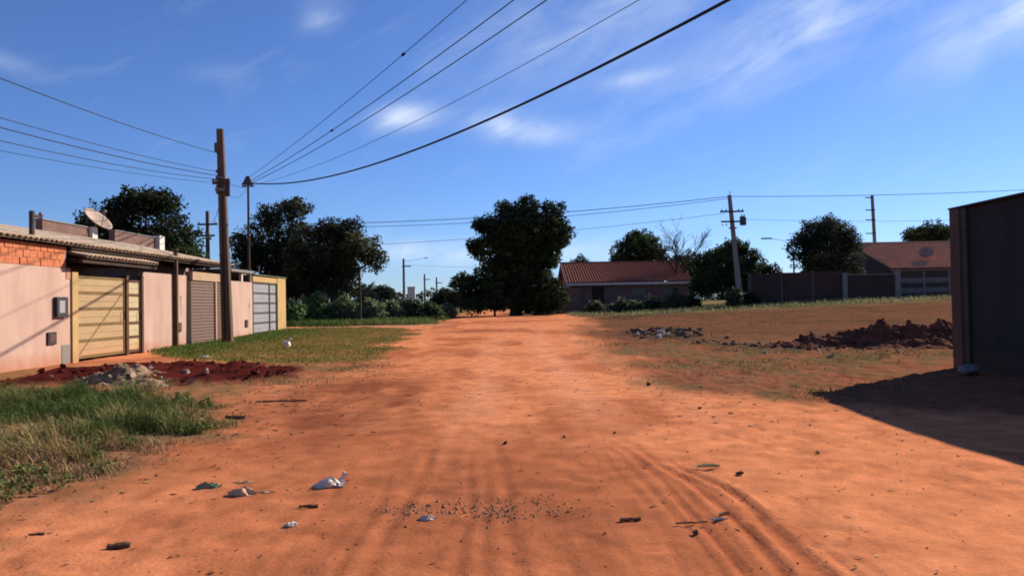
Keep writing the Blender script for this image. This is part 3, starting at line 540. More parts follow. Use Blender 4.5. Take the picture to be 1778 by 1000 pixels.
# roof tiles
def tile_mesh(len_=.46, r_=.105, taper=.82, n=5):
    mb = MB(); vs = []; fs = []
    for e, (xx, sc) in enumerate(((0, 1), (len_, taper))):
        for q in (r_*sc, (r_-.018)*sc):
            for k in range(n+1): t = math.pi*k/n; vs.append((xx, -math.cos(t)*q, math.sin(t)*q*.62))
    m = n+1
    for k in range(n):
        fs += [(k, k+1, 2*m+k+1, 2*m+k), (m+k, 3*m+k, 3*m+k+1, m+k+1), (k, m+k, m+k+1, k+1), (2*m+k, 2*m+k+1, 3*m+k+1, 3*m+k)]
    fs += [(0, 2*m, 3*m, m), (n, m+n, 3*m+n, 2*m+n)]
    mb.add(vs, fs); return mb
TILE = None
def tiled_slope(t, xe, ze, xr, zr, y0, y1, mat, nparts, pitch=.23, expo=.38, near_from=None):
    """slope rising from the eave (xe, ze) towards -X; the eave courses nearest the street are single tiles"""
    global TILE
    l = t.location; ang = math.atan2(zr-ze, xe-xr); ln = math.hypot(zr-ze, xe-xr)
    u = Vector((-math.cos(ang), 0, math.sin(ang)))
    MB().add([(xe-l.x, y0-l.y, ze-l.z-.01), (xe-l.x, y1-l.y, ze-l.z-.01), (xr-l.x, y1-l.y, zr-l.z-.01), (xr-l.x, y0-l.y, zr-l.z-.01),
              (xe-l.x, y0-l.y, ze-l.z-.05), (xe-l.x, y1-l.y, ze-l.z-.05), (xr-l.x, y1-l.y, zr-l.z-.05), (xr-l.x, y0-l.y, zr-l.z-.05)],
             [(0, 1, 2, 3), (4, 7, 6, 5), (0, 4, 5, 1), (1, 5, 6, 2), (2, 6, 7, 3), (3, 7, 4, 0)]).build('roof_deck', deck_m, t)
    cnt = 0; rest = MB(); tm = tile_mesh()
    for row in range(int(ln/expo)):
        k = 0; yy = y0+.12
        while yy < y1-.08:
            o_ = Vector((xe-l.x, yy-l.y+random.uniform(-.012, .012), ze-l.z+.012))+u*(row*expo-.06+random.uniform(-.015, .015)); rz_ = random.uniform(-.03, .03)
            m4 = Matrix.Translation(o_) @ Matrix.Rotation(math.pi+rz_, 4, 'Z') @ Matrix.Rotation(-ang-.02, 4, 'Y')
            if cnt < nparts and (near_from is None or yy > near_from):
                if TILE is None or TILE.materials[0] != mat:
                    o = tm.build('roof_tile', mat, t); TILE = o.data
                else: o = inst('roof_tile', TILE, t)
                o.matrix_basis = m4; cnt += 1
            else:
                rest.add([m4 @ Vector(v) for v in tm.v], tm.f)
            yy += pitch
    if rest.v: tag(rest.build('tile_courses', mat, t), kind='stuff')
h1 = thing('row_house', (-16, 24, 0), 'low house with pale clay tile roof behind the brick-topped pink wall', 'house', 'row houses on the left')
lbox(h1, 'house_wall', house_w, -20.6, -14.3, 10.4, 34.4, -.2, 3.38)
tiled_slope(h1, -12.42, 3.40, -16.7, 4.34, 10.2, 34.6, tile_m, 290, near_from=18.2)
MB().add([(-.7, -13.8, 4.33), (-.7, 10.6, 4.33), (-5, 10.6, 3.4), (-5, -13.8, 3.4), (-.7, -13.8, 4.28), (-.7, 10.6, 4.28), (-5, 10.6, 3.35), (-5, -13.8, 3.35)], [(0, 1, 2, 3), (4, 7, 6, 5), (0, 4, 5, 1), (1, 5, 6, 2), (2, 6, 7, 3), (3, 7, 4, 0)]).build('rear_slope', tile_m, h1)
lbox(h1, 'fascia', dark_wood, -12.56, -12.50, 22.05, 34.5, 3.26, 3.385)
for k in range(22):
    yy = 22.3+k*.56; lbox(h1, 'rafter', dark_wood, -14.2, -12.57, yy, yy+.06, 3.28, 3.345)
p1 = lbox(h1, 'parapet', par_br, -17.1, -16.85, 27.9, 31.0, 3.4, 4.80); lbox(h1, 'parapet_pillar', white_pl, -17.05, -16.72, 31.02, 31.4, 3.4, 4.86); lbox(h1, 'parapet_cap', conc, -17.14, -16.81, 27.86, 31.0, 4.802, 4.85, p1)
p2 = lbox(h1, 'parapet', par_br, -17.3, -17.05, 33.4, 37.2, 3.2, 4.92); lbox(h1, 'parapet_pillar', white_pl, -17.2, -16.85, 37.22, 37.75, 3.2, 5.05); lbox(h1, 'parapet_cap', conc, -17.34, -17.01, 33.36, 37.2, 4.922, 4.97, p2)
# satellite dish
def dish(loc, r_, aim, label, mat, post):
    t = thing('satellite_dish', loc, label, 'satellite dish', 'satellite dishes'); q = Vector(aim).normalized().to_track_quat('Z', 'Y').to_matrix(); c = Vector((0, 0, post+r_*.3))
    prof = [(r_*k/7, .28*r_*(k/7)**2) for k in range(8)]+[(r_*k/7, .28*r_*(k/7)**2-.02) for k in range(7, -1, -1)]
    MB().lathe([(max(a, .001), b) for a, b in prof], c, 20, q).build('reflector', mat, t, smooth=True)
    mb = MB(); f = c+q @ Vector((0, 0, r_*.85))
    for k in range(3): a = 2.1*k; mb.tube([c+q @ Vector((r_*.9*math.cos(a), r_*.9*math.sin(a), .24*r_)), f], .014, 5)
    mb.build('feed_struts', steel, t); MB().lathe([(.001, -.1), (.06, -.1), (.07, .08), (.001, .1)], f, 8, q).build('receiver', steel, t); MB().tube([(0, 0, -.5), (0, 0, post), c], .04, 6).build('mast', steel, t)
dish((-16.9, 31.6, 4.4), .62, (.75, -.1, .75), 'tan mesh satellite dish on the tiled roof of the row house', mesh_dish, .55)
# canopy over the ochre gate
cn = thing('gate_canopy', (WX, 24.3, 2.9), 'small tiled canopy above the ochre gate', 'canopy')
tiled_slope(cn, -12.12, 3.06, -13.0, 3.24, 22.15, 26.7, tile_m, 60)
lbox(cn, 'beam', dark_wood, -12.32, -12.2, 22.1, 26.72, 2.88, 3.0); lbox(cn, 'shade_ceiling', dark_wood, -14.28, -12.4, 22.1, 26.6, 2.96, 3.0)  # dark ceiling added to keep the space above the gate in shade
for k in range(6): lbox(cn, 'rafter', dark_wood, -13.1, -12.34, 22.3+k*.82, 22.38+k*.82, 2.9, 2.955)
# ochre gate
def panel_gate(name, y0, y1, z0, z1, n, mat, rail, label, cat, gap=.07, group=None, brace=False, handle=True, frame=.06):
    t = thing(name, (WX, (y0+y1)/2, z0), label, cat, group); h = (z1-z0-gap)/n
    for yy in (y0, y1-frame): lbox(t, 'frame_post', rail, WX-.09, WX-.01, yy, yy+frame, z0, z1)
    for k in range(n):
        a = z0+gap+k*h; mb = L(t, WX-.07, WX-.035, y0+frame+.002, y1-frame-.002, a, a+h-gap)
        mb.build('panel', mat, t, bevel=.01)
        # folded rib along the panel
        lbox(t, 'rib', mat, WX-.034, WX-.022, y0+frame+.02, y1-frame-.02, a+h*.40, a+h*.46)
    for k in range(n+1):
        a = z0+k*h; lbox(t, 'rail', rail, WX-.085, WX-.03, y0+frame+.002, y1-frame-.002, a+.004, a+gap-.004)
    if brace: MB().tube([(.005, (y0-y1)/2+.15, .15), (.005, (y1-y0)/2-.15, z1-z0-.5)], .012, 5).build('brace', mat, t)
    if handle: MB().tube([(-.02, (y1-y0)/2-frame-.1, (z1-z0)*.45), (.05, (y1-y0)/2-frame-.1, (z1-z0)*.45), (.05, (y1-y0)/2-frame-.1, (z1-z0)*.55), (-.02, (y1-y0)/2-frame-.1, (z1-z0)*.55)], .012, 5).build('handle', rail, t)
    return t
panel_gate('sliding_gate', 22.53, 25.31, .1, 2.54, 5, yellow_mt, M('ochre_rail', (.17, .105, .04), .6, .2, 3.), 'ochre metal vehicle gate with five wide horizontal panels', 'gate', .085, brace=True)
st = thing('gate_post', (WX, 25.41, 0), 'dark brown steel post between the ochre vehicle gate and its narrow side gate', 'gate post', 'brown gate posts'); lbox(st, 'shaft', brown_post, WX-.12, WX+.04, 25.33, 25.49, -.2, 2.6); lbox(st, 'cap', brown_post, WX-.135, WX+.055, 25.315, 25.505, 2.602, 2.63)
panel_gate('pedestrian_gate', 25.5, 26.36, .1, 2.5, 5, M('pale_ochre_paint', (.44, .35, .20), .55, .1, 3., .1, 20, grime=((.42, .2, .10), .05, .7, .65)), brown_post, 'narrow pale ochre door gate beside the wide ochre gate', 'gate', .09)
st = thing('gate_post', (WX, 26.45, 0), 'dark brown steel post against the pink wall, right of the narrow side gate', 'gate post', 'brown gate posts'); lbox(st, 'shaft', brown_post, WX-.12, WX+.04, 26.38, 26.52, -.2, 2.6); lbox(st, 'cap', brown_post, WX-.135, WX+.055, 26.365, 26.535, 2.602, 2.63)
# second pink wall
w2 = wall_thing('boundary_wall', 28.4, 'pink plastered wall between the ochre gates and the brown slatted gate', 'wall', 'pink street walls')
lbox(w2, 'plaster_panel', pink, WX-.16, WX, 26.54, 30.18, -.3, 2.8); lbox(w2, 'gate_pillar', yellow_pl, WX-.2, WX+.04, 30.185, 30.42, -.3, 2.62)
vb = lbox(w2, 'valve_box', box_dark, WX+.002, WX+.05, 29.18, 29.52, .66, 1.0); lbox(w2, 'valve_cover', brown_post, WX+.052, WX+.058, 29.24, 29.46, .72, .94, vb, 0)
numb = M('painted_number', (.22, .10, .07), .8, .1, 4., 0)
def stroke(t, pts, y, z, s):   # painted digit strokes, on the wall facing the street
    mb = MB(); l = t.location
    for (a, b, c, d) in pts: mb.box(WX+.002-l.x, WX+.006-l.x, y+a*s-l.y, y+c*s-l.y, z+b*s-l.z, z+d*s-l.z)
    return mb.build('painted_mark', numb, t)
stroke(w2, [(0, 0, .7, .15), (0, .6, .7, .75), (0, 1.2, .7, 1.35), (.55, .16, .7, .59), (0, .76, .15, 1.19)], 29.5, 1.52, .16)
stroke(w2, [(0, 0, .15, 1.35), (.151, 0, .7, .15), (.151, 1.2, .7, 1.35), (.55, .151, .7, 1.199)], 29.5, 1.80, .16)
stroke(w2, [(.3, 0, .48, 1.35)], 29.5, 1.26, .16)
mp_ = thing('metal_post', (WX+.085, 28.95, tz(WX+.085, 28.95)), 'slim dark metal post in the grass before the second pink wall', 'post')
MB().box(-.065, .065, -.065, .065, -.3, 3.6).build('shaft', brown_post, mp_, bevel=.01); MB().box(-.085, .085, -.085, .085, 3.602, 3.66).build('cap', brown_post, mp_); MB().box(-.09, .09, -.09, .09, -.05, .05).build('collar', brown_post, mp_)
# brown slatted gates with lintel
li = wall_thing('gate_lintel', 32.4, 'dusty plaster lintel spanning the brown slatted gates', 'lintel'); lbox(li, 'lintel_beam', M('dusty_plaster', (.40, .26, .17), .9, .12, 2.), WX-.2, WX+.02, 30.43, 34.55, 2.64, 2.98)
def slat_gate(name, y0, y1, z0, z1, n, mat, rail, label):
    t = thing(name, (WX, (y0+y1)/2, z0), label, 'gate', 'brown slatted gates'); h = (z1-z0)/n
    for yy in (y0, y1-.06): lbox(t, 'frame_post', rail, WX-.1, WX-.01, yy, yy+.06, z0, z1)
    o0 = None
    for k in range(n):
        rotm = Matrix.Rotation(R(-9), 3, 'Y')
        if o0 is None: o0 = MB().box(-.016, .016, y0-(y0+y1)/2+.062, y1-(y0+y1)/2-.062, -.056, .056, rotm).build('slat', mat, t, (-.055, 0, h*(k+.5)), bevel=.004)
        else: inst('slat', o0.data, t, (-.055, 0, h*(k+.5)))
    lbox(t, 'backing_sheet', rail, WX-.13, WX-.105, y0+.01, y1-.01, z0+.02, z1-.02)
    return t
slat_gate('slatted_gate', 30.44, 33.0, .1, 2.63, 20, brown_mt, brown_post, 'wide brown gate of horizontal slats left of the utility pole')
slat_gate('slatted_gate', 33.14, 34.5, .1, 2.63, 20, M('grey_brown_paint', (.12, .07, .045), .6, .15, 3.), brown_post, 'narrow grey-brown slatted gate half hidden behind the utility pole')
st = thing('gate_post', (WX, 33.07, 0), 'pinkish plaster post between the two brown slatted gates', 'gate post'); lbox(st, 'shaft', pink, WX-.15, WX+.02, 33.01, 33.13, -.2, 2.63)
# third pink wall with openwork above
w3 = wall_thing('boundary_wall', 36, 'short pink plastered wall right of the utility pole', 'wall', 'pink street walls')
lbox(w3, 'plaster_panel', pink, WX-.16, WX, 34.56, 37.72, -.3, 2.74); vb = lbox(w3, 'valve_box', box_dark, WX+.002, WX+.05, 36.6, 36.95, .6, .95); lbox(w3, 'valve_cover', brown_post, WX+.052, WX+.058, 36.66, 36.89, .66, .89, vb, 0)
stroke(w3, [(0, 0, .14, 1.3), (.4, 0, .54, 1.3)], 37.2, 1.5, .18); stroke(w3, [(0, 0, .5, .14), (0, .6, .5, .74)], 37.2, 1.85, .18)
for k, yy in enumerate((34.7, 36.3, 37.5)): lbox(w3, 'baluster', white_pl if k == 1 else conc, WX-.14, WX-.02, yy, yy+.16, 2.742, 3.15)
h2 = thing('row_house', (-16, 39, 0), 'flat-roofed house behind the third pink wall and the ochre end wall', 'house', 'row houses on the left')
lbox(h2, 'house_wall', house_w, -20, -14.2, 34.8, 42.8, -.2, 3.1); lbox(h2, 'roof_slab', conc, -20.3, -12.5, 34.65, 37.6, 3.16, 3.28); lbox(h2, 'rear_slab', conc, -20.2, -13.1, 37.62, 43, 3.12, 3.22)
for k, (yy, zz) in enumerate(((38.4, 3.8), (41.8, 3.75))): MB().tube([(2.4, yy-39, 3.2), (2.4, yy-39, zz)], .03, 6).build('vent_pipe', steel, h2)
w4 = wall_thing('boundary_wall', 41.5, 'ochre plastered end wall with lintel framing the grey gate', 'wall')
lbox(w4, 'lintel_beam', yellow_pl, WX-.2, WX+.02, 37.75, 41.6, 2.78, 3.08); lbox(w4, 'end_pillar', yellow_pl, WX-.25, WX+.05, 41.61, 43.1, -.3, 3.1); lbox(w4, 'coping', M('mossy_coping', (.10, .11, .07), .9, .2, 4.), WX-.3, WX+.1, 37.73, 43.18, 3.102, 3.16)
gg = panel_gate('sliding_gate', 37.85, 40.4, .2, 2.77, 5, grey_mt, grey_dk, 'grey metal gate with dark rails in the ochre end wall', 'gate', .1)
panel_gate('pedestrian_gate', 40.46, 41.58, .2, 2.77, 5, grey_mt, grey_dk, 'narrow grey gate leaf next to the ochre end pillar', 'gate', .1, handle=False)

# ================================================================= RIGHT CHARCOAL WALL
GX = 9.02
gw = thing('boundary_wall', (GX, 16, 0), 'tall charcoal wall in shade at the right edge of the photo', 'wall')
def gb(name, mat, x0, x1, y0, y1, z0, z1, bevel=.01): return lbox(gw, name, mat, x0, x1, y0, y1, z0, z1, None, bevel)
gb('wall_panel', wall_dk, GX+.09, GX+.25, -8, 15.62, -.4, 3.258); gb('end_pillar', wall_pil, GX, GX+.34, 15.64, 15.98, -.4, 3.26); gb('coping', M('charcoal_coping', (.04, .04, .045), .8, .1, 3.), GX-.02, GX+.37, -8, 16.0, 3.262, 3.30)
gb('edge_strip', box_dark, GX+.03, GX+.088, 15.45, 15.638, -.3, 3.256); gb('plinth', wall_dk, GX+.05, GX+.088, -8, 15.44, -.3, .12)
gb('return_wall', wall_pil, GX+.36, GX+9, 15.74, 15.94, -.4, 3.2)

# ================================================================= POLES AND WIRES
def pole_shaft(mb, h, b0, b1, lean):
    n = 8
    for k in range(n):
        a, b = k/n, (k+1)/n
        vs = []
        for t in (a, b):
            s = (b0*(1-t)+b1*t)/2; cx, cy, zz = lean[0]*t, lean[1]*t, -.5+(h+.5)*t
            vs += [(cx-s, cy-s*.8, zz), (cx+s, cy-s*.8, zz), (cx+s, cy+s*.8, zz), (cx-s, cy+s*.8, zz)]
        fs = [(0, 1, 5, 4), (1, 2, 6, 5), (2, 3, 7, 6), (3, 0, 4, 7)]
        if k == 0: fs.append((3, 2, 1, 0))
        if k == n-1: fs.append((4, 5, 6, 7))
        mb.add(vs, fs)
    return mb
INS = MB().lathe([(.001, 0), (.05, .005), (.055, .04), (.035, .055), (.055, .07), (.05, .11), (.02, .13), (.001, .132)], n=8)
def insulator(t, c): return MB().add([Vector(v)+Vector(c) for v in INS.v], INS.f).build('insulator', porcelain, t, smooth=True)
mpole = thing('utility_pole', (-11.45, 31.3, tz(-11.45, 31.3)), 'tall brown utility pole in the grass before the slatted gate', 'utility pole', 'utility poles')
pole_shaft(MB(), 8.66, .40, .25, (-.24, 0)).build('shaft', conc_pole, mpole, bevel=.02)
MB().box(-.5, .2, -.2, -.13, 6.40, 6.5).build('crossarm', dark_wood, mpole); MB().box(-.36, .02, -.22, .2, 6.62, 6.72).build('clamp_band', steel, mpole); MB().box(-.38, .04, -.24, .2, 6.12, 6.24).build('clamp_band', steel, mpole)
for dx in (-.48, -.36, .1): insulator(mpole, (dx, -.165, 6.5))
for zz in (6.0, 6.25, 6.6, 6.85): insulator(mpole, (-.31, -.2, zz))
MB().box(-.46, -.33, -.06, .06, 7.72, 8.1).build('top_bracket', grey_dk, mpole); MB().tube([(-.16, -.13, 6.3), (-.12, -.16, 4), (-.06, -.18, .2)], .02, 5).build('ground_cable', wire_m, mpole)
MB().box(.02, .2, -.24, -.16, 5.9, 6.6).build('junction_box', box_dark, mpole)
p2 = thing('utility_pole', (-15.55, 46, tz(-15.55, 46)), 'slim pole with dark wedge-shaped head rising behind the row houses', 'utility pole', 'utility poles')
pole_shaft(MB(), 8.75, .15, .10, (0, 0)).build('shaft', dark_wood, p2)
MB().add([(-.3, -.2, 8.5), (.3, -.2, 8.5), (.3, .2, 8.5), (-.3, .2, 8.5), (-.08, -.08, 9.0), (.08, -.08, 9.0), (.08, .08, 9.0), (-.08, .08, 9.0)], [(3, 2, 1, 0), (4, 5, 6, 7), (0, 1, 5, 4), (1, 2, 6, 5), (2, 3, 7, 6), (3, 0, 4, 7)]).build('head_box', grey_dk, p2)
MB().box(-.34, .34, -.05, .05, 8.36, 8.44).build('crossarm', dark_wood, p2)
for dx in (-.3, -.16, .16, .3): insulator(p2, (dx, -.1, 8.44))
p3 = thing('utility_pole', (-21.5, 55, tz(-21.5, 55)), 'distant brown pole between the left trees, left of the main pole', 'utility pole', 'utility poles')
pole_shaft(MB(), 8.0, .28, .2, (0, 0)).build('shaft', conc_pole, p3); MB().box(-.7, .7, -.06, .06, 7.0, 7.12).build('crossarm', dark_wood, p3); MB().box(-.5, .5, -.06, .06, 6.2, 6.32).build('crossarm', dark_wood, p3)
for dx in (-.6, 0, .6): insulator(p3, (dx, 0, 7.12))
rp_ = thing('utility_pole', (18.25, 62, tz(18.25, 62)), 'leaning pole with two crossarms and a transformer across the empty lot', 'utility pole', 'utility poles')
pole_shaft(MB(), 8.95, .42, .26, (-.75, 0)).build('shaft', conc, rp_)
for zz, w_ in ((7.55, .95), (6.75, .95)): c = -.75*zz/8.95; MB().box(c-w_, c+w_, -.26, -.18, zz, zz+.13).build('crossarm', dark_wood, rp_)
for dx in (-1.45, -1.1, -.1, .2): insulator(rp_, (dx, -.22, 7.68))
for dx in (-1.4, -1.1): insulator(rp_, (dx, -.22, 6.5))
tf = MB().lathe([(.001, 0), (.24, .0), (.26, .06), (.26, .62), (.22, .7), (.001, .72)], (.2, -.32, 6.5), 12).build('transformer', grey_dk, rp_, smooth=False)
for dx in (-.1, .1): MB().lathe([(.03, 0), (.05, .04), (.03, .08), (.05, .12), (.02, .2), (.001, .2)], (.2+dx, -.32, 7.2), 8).build('bushing', porcelain, tf)
MB().box(-.9, -.3, -.3, -.2, 6.25, 6.35).build('bracket', M('rust', (.25, .09, .06), .9, .2, 4.), rp_); MB().tube([(-.7, 0, 8.9), (-.7, 0, 9.3)], .03, 5).build('top_pin', grey_dk, rp_)
rq = thing('utility_pole', (37.6, 80, tz(37.6, 80)), 'plain tall pole rising behind the brown tiled roof', 'utility pole', 'utility poles')
pole_shaft(MB(), 10.6, .34, .24, (-.3, 0)).build('shaft', conc, rq); MB().box(-1.0, -.3, -.05, .05, 10.3, 10.4).build('crossarm', dark_wood, rq)
for zz in (6.6, 8, 9): MB().box(-1.1, -.1, -.22, -.14, zz, zz+.1).build('crossarm', dark_wood, rq)
for k, (fx, fy, h_, lb_) in enumerate([(-13.2, 95, 6.7, 'distant pole above the hedge beside a white post'), (-14.6, 130, 6.2, 'middle of the three far-off poles'), (-12.6, 130, 5.6, 'rightmost and faintest of the far-off poles')]):
    t = thing('utility_pole', (fx, fy, tz(fx, fy)), lb_, 'utility pole', 'utility poles'); pole_shaft(MB(), h_, .34, .24, (0, 0)).build('shaft', conc, t); MB().box(-.2, .9, -.05, .05, h_-1.0, h_-.86).build('crossarm', dark_wood, t)
    if k == 0: MB().tube([(0, 0, h_-.3), (1.2, 0, h_-.2), (2.6, 0, h_+.05)], .02, 5).build('lamp_arm', steel, t); MB().box(2.5, 3.0, -.1, .1, h_, h_+.08).build('lamp_head', grey_dk, t)
wp = thing('gatepost', (-11.9, 92, tz(-11.9, 92)), 'white post glowing in the sun at the foot of the distant pole', 'post'); MB().box(-.45, .45, -.2, .2, -.2, 3.1).build('shaft', white_pl, wp); MB().box(-.5, .5, -.25, .25, 3.102, 3.2).build('cap', white_pl, wp)
tp = thing('wooden_post', (-9.8, 50, tz(-9.8, 50)), 'thin dark post standing in the hedge below the broad tree', 'post'); MB().tube([(0, 0, -.3), (.03, 0, 1.8), (0, 0, 3.3)], [.09, .075, .06], 7).build('shaft', dark_wood, tp); MB().box(-.12, .12, -.03, .03, 2.9, 2.96).build('crosspiece', dark_wood, tp)
lp = thing('street_lamp', (27.6, 76, tz(27.6, 76)), 'street lamp with long arm showing above the far trees', 'street lamp'); MB().tube([(0, 0, -.3), (0, 0, 5.2)], [.1, .07], 7).build('shaft', steel, lp); MB().tube([(0, 0, 5.1), (-.9, 0, 5.9), (-2.2, 0, 6.15)], .022, 5).build('arm', steel, lp); MB().box(-3.1, -2.1, -.14, .14, 6.1, 6.22).build('lamp_head', grey_dk, lp)
def wire(a, b, sag, r_, label, group, n=40, mat=None, spacer=None):
    a, b = Vector(a), Vector(b); t = thing('overhead_wire', a, label, 'wire', group)
    pts = []
    for k in range(n+1):
        u = k/n; p_ = a.lerp(b, u); p_.z -= sag*4*u*(1-u); pts.append(p_-a)
    MB().tube(pts, r_, 5).build('cable', mat or wire_m, t, smooth=True)
    if spacer: i_ = int(spacer*n); d_ = (pts[i_+1]-pts[i_]).normalized()*.14; MB().tube([pts[i_]-d_, pts[i_]-d_*.5, pts[i_]+d_*.5, pts[i_]+d_], [.02, .05, .05, .02], 7).build('spacer', wire_m, t)
    return t
GR = 'wires crossing above the road'; B = (11.4, 2)
wire((-15.3, 46, 8.9), (B[0], B[1], 8.45), 2.0, .034, 'thick sagging cable crossing the sky to the top right', GR, 60)
wire((-15.3, 46, 8.95), (B[0], B[1], 10.3), .8, .016, 'lower of the close pair of wires running up over the road', GR)
wire((-15.5, 46, 9.0), (B[0]-.3, B[1], 10.8), .7, .016, 'upper of the close pair of wires running up over the road', GR, spacer=.32)
wire((-15.7, 46, 9.1), (B[0]-1.2, B[1], 11.4), .55, .012, 'thin topmost wire with a small dark spacer over the road', GR, spacer=.49)
wire((-15.2, 46, 8.8), (B[0]+.3, B[1], 9.1), 1.2, .009, 'faint thin wire between the pair and the thick cable', GR)
GL = 'wires running left from the main pole'; Lp = (-13.6, 3)
for k, (za, zb, sg, r_, lb_) in enumerate([(7.75, 7.9, .55, .014, 'topmost wire from the main pole to the left edge'), (7.0, 6.5, .5, .011, 'second wire from the top, main pole to the left edge'), (6.85, 6.25, .55, .015, 'third and darkest wire from the main pole to the left edge'),
                                 (6.7, 5.8, .6, .011, 'fourth wire from the main pole to the left edge'), (6.55, 5.2, .5, .008, 'lowest faint wire from the main pole to the left edge')]):
    wire((-11.75, 31.2, za), (Lp[0], Lp[1], zb), sg, r_, lb_, GL)
GP = 'short wires between the left poles'
wire((-11.65, 31.35, 6.75), (-15.3, 45.9, 8.8), .25, .012, 'short wire from the main pole up to the slim pole behind', GP)
wire((-11.65, 31.35, 6.3), (-15.5, 45.9, 8.75), .5, .010, 'lower short wire between the main pole and the slim pole', GP)
wire((-11.7, 31.35, 5.9), (-21.5, 55, 7.6), .5, .012, 'wire from the main pole back to the distant brown pole', GP)
GF = 'wires across the far end of the road'
wire((17.5, 62, 9.75), (-22, 66, 8.6), .55, .026, 'upper far wire left of the transformer pole', GF)
wire((17.5, 62, 9.6), (-22, 66, 8.4), .75, .02, 'slightly lower twin of the upper far wire', GF)
wire((17.1, 62, 8.4), (-22, 66, 6.5), .5, .015, 'middle far wire passing behind the big central tree', GF)
wire((17.5, 62, 9.75), (56, 60, 10.4), .45, .022, 'upper far wire right of the transformer pole', GF)
wire((18.6, 62, 7.9), (56, 64, 8.6), .6, .013, 'lower faint far wire right of the transformer pole', GF)
wire((-13.2, 95, 6.5), (6, 95, 6.3), .4, .012, 'distant wire beside the far lamp arm', GF)

# ================================================================= FAR HOUSES AND WALLS
def barrel_roof(t, x0, x1, ye, ze, yr, zr, mat, pitch=.26, rows=16):
    """front slope rising from the eave (ye) to the ridge (yr): rows of stepped barrel tiles"""
    l = t.location; mb = MB(); n = int((x1-x0)/pitch); prof = [(0, 0), (.16, .05), (.34, .075), (.52, .05), (.68, 0), (.84, -.03)]
    ux = [x0+(k+f)*pitch for k in range(n) for f, _ in prof]; uz = [h for k in range(n) for _, h in prof]
    V = []; F = []
    for rw in range(rows):
        for e, lift in ((0, .035), (1, 0)):
            f = (rw+e)/rows
            for a, b in zip(ux, uz): V.append((a-l.x, ye+(yr-ye)*f-l.y, ze+(zr-ze)*f+b+lift-l.z))
    m_ = len(ux)
    for q in range(rows*2-1):
        for k in range(m_-1): F.append((q*m_+k, q*m_+k+1, (q+1)*m_+k+1, (q+1)*m_+k))
    mb.add(V, F); return tag(mb.build('roof_tiles', mat, t), kind='stuff')
def far_house(name, x0, x1, yf, yb, zg, ze, zr, wallm, tilem, fascia, label, ov=.35):
    yr = (yf+yb)/2; t = thing(name, ((x0+x1)/2, yf, zg), label, 'house', 'houses beyond the empty lot'); l = t.location
    lbox(t, 'wall', wallm, x0+.5, x1-.5, yf+.7, yb-.7, zg-.4, ze-.12)
    barrel_roof(t, x0, x1, yf, ze, yr, zr, tilem); barrel_roof(t, x0, x1, yb, ze, yr, zr, tilem, rows=4)
    MB().add([Vector(v)-l for v in [(x0+.5, yf+.7, ze-.12), (x0+.5, yb-.7, ze-.12), (x0+.5, yr, zr-.1), (x0+.7, yf+.7, ze-.12), (x0+.7, yb-.7, ze-.12), (x0+.7, yr, zr-.1)]], [(0, 2, 1), (3, 4, 5), (0, 3, 5, 2), (1, 2, 5, 4), (0, 1, 4, 3)]).build('gable', wallm, t)
    lbox(t, 'fascia', fascia, x0+.02, x1-.02, yf+.03, yf+.09, ze-.26, ze-.03); lbox(t, 'soffit', deck_m, x0+.1, x1-.1, yf+.1, yf+.68, ze-.2, ze-.15)
    MB().tube([Vector((x0-.02, yr, zr+.05))-l, Vector((x1+.02, yr, zr+.05))-l], .12, 8).build('ridge_cap', tilem, t)
    for sg in (0,): MB().add([Vector(v)-l for v in [(x0-.02, yf, ze-.12), (x0+.04, yf, ze-.12), (x0+.04, yr, zr-.12), (x0-.02, yr, zr-.12), (x0-.02, yf, ze+.04), (x0+.04, yf, ze+.04), (x0+.04, yr, zr+.04), (x0-.02, yr, zr+.04)]], [(0, 3, 2, 1), (4, 5, 6, 7), (0, 1, 5, 4), (1, 2, 6, 5), (2, 3, 7, 6), (3, 0, 4, 7)]).build('verge_board', fascia, t)
    return t
rh = far_house('tiled_house', 5.0, 17.0, 72, 88, .6, 3.32, 5.5, M('mauve_render', (.17, .11, .10), .9, .15, 1.5), tile_red, M('pale_fascia', (.55, .50, .44), .8, .1, 3.), 'low house with dark red tiled roof beyond the lot')
dr = lbox(rh, 'door', M('dark_door', (.03, .028, .025), .7, .2, 3.), 7.6, 8.5, 72.64, 72.69, .4, 2.9); lbox(rh, 'door_frame', dark_wood, 7.48, 7.598, 72.62, 72.69, .4, 3.0, dr); lbox(rh, 'door_frame', dark_wood, 8.502, 8.62, 72.62, 72.69, .4, 3.0, dr)
for wx in (11.2, 14.2): w_ = lbox(rh, 'window', M('window_dark', (.03, .032, .036), .2, .1, 3., 0, spec=.5), wx, wx+1.3, 72.66, 72.69, 1.7, 2.7); lbox(rh, 'window_frame', conc, wx-.08, wx+1.38, 72.63, 72.69, 1.6, 1.69, w_); lbox(rh, 'mullion', conc, wx+.62, wx+.68, 72.64, 72.658, 1.7, 2.7, w_)
fw = thing('garden_wall', (4.2, 70.8, tz(4.2, 70.8)), 'low mauve wall joining the red-roofed house under the big tree', 'wall'); lbox(fw, 'wall_panel', MATS['mauve_render'], 2.4, 6.2, 70.7, 70.9, .2, 2.7); lbox(fw, 'coping', conc, 2.35, 6.25, 70.65, 70.95, 2.702, 2.78)
bh = far_house('tiled_house', 34.4, 52, 70.5, 88, 1.5, 4.05, 6.95, M('shaded_house_render', (.16, .10, .08), .9, .15, 2.), tile_brn, M('brown_fascia', (.16, .10, .08), .8, .1, 3.), 'house with pale brown tiled roof next to the charcoal wall')
dish((39.2, 73.4, 5.05), .62, (-.45, -.75, .5), 'dull satellite dish on the brown tiled roof', M('grey_dish', (.30, .20, .16), .95, .1, 5.), .35)
def base_z(x_, y_): return tz(x_, y_)
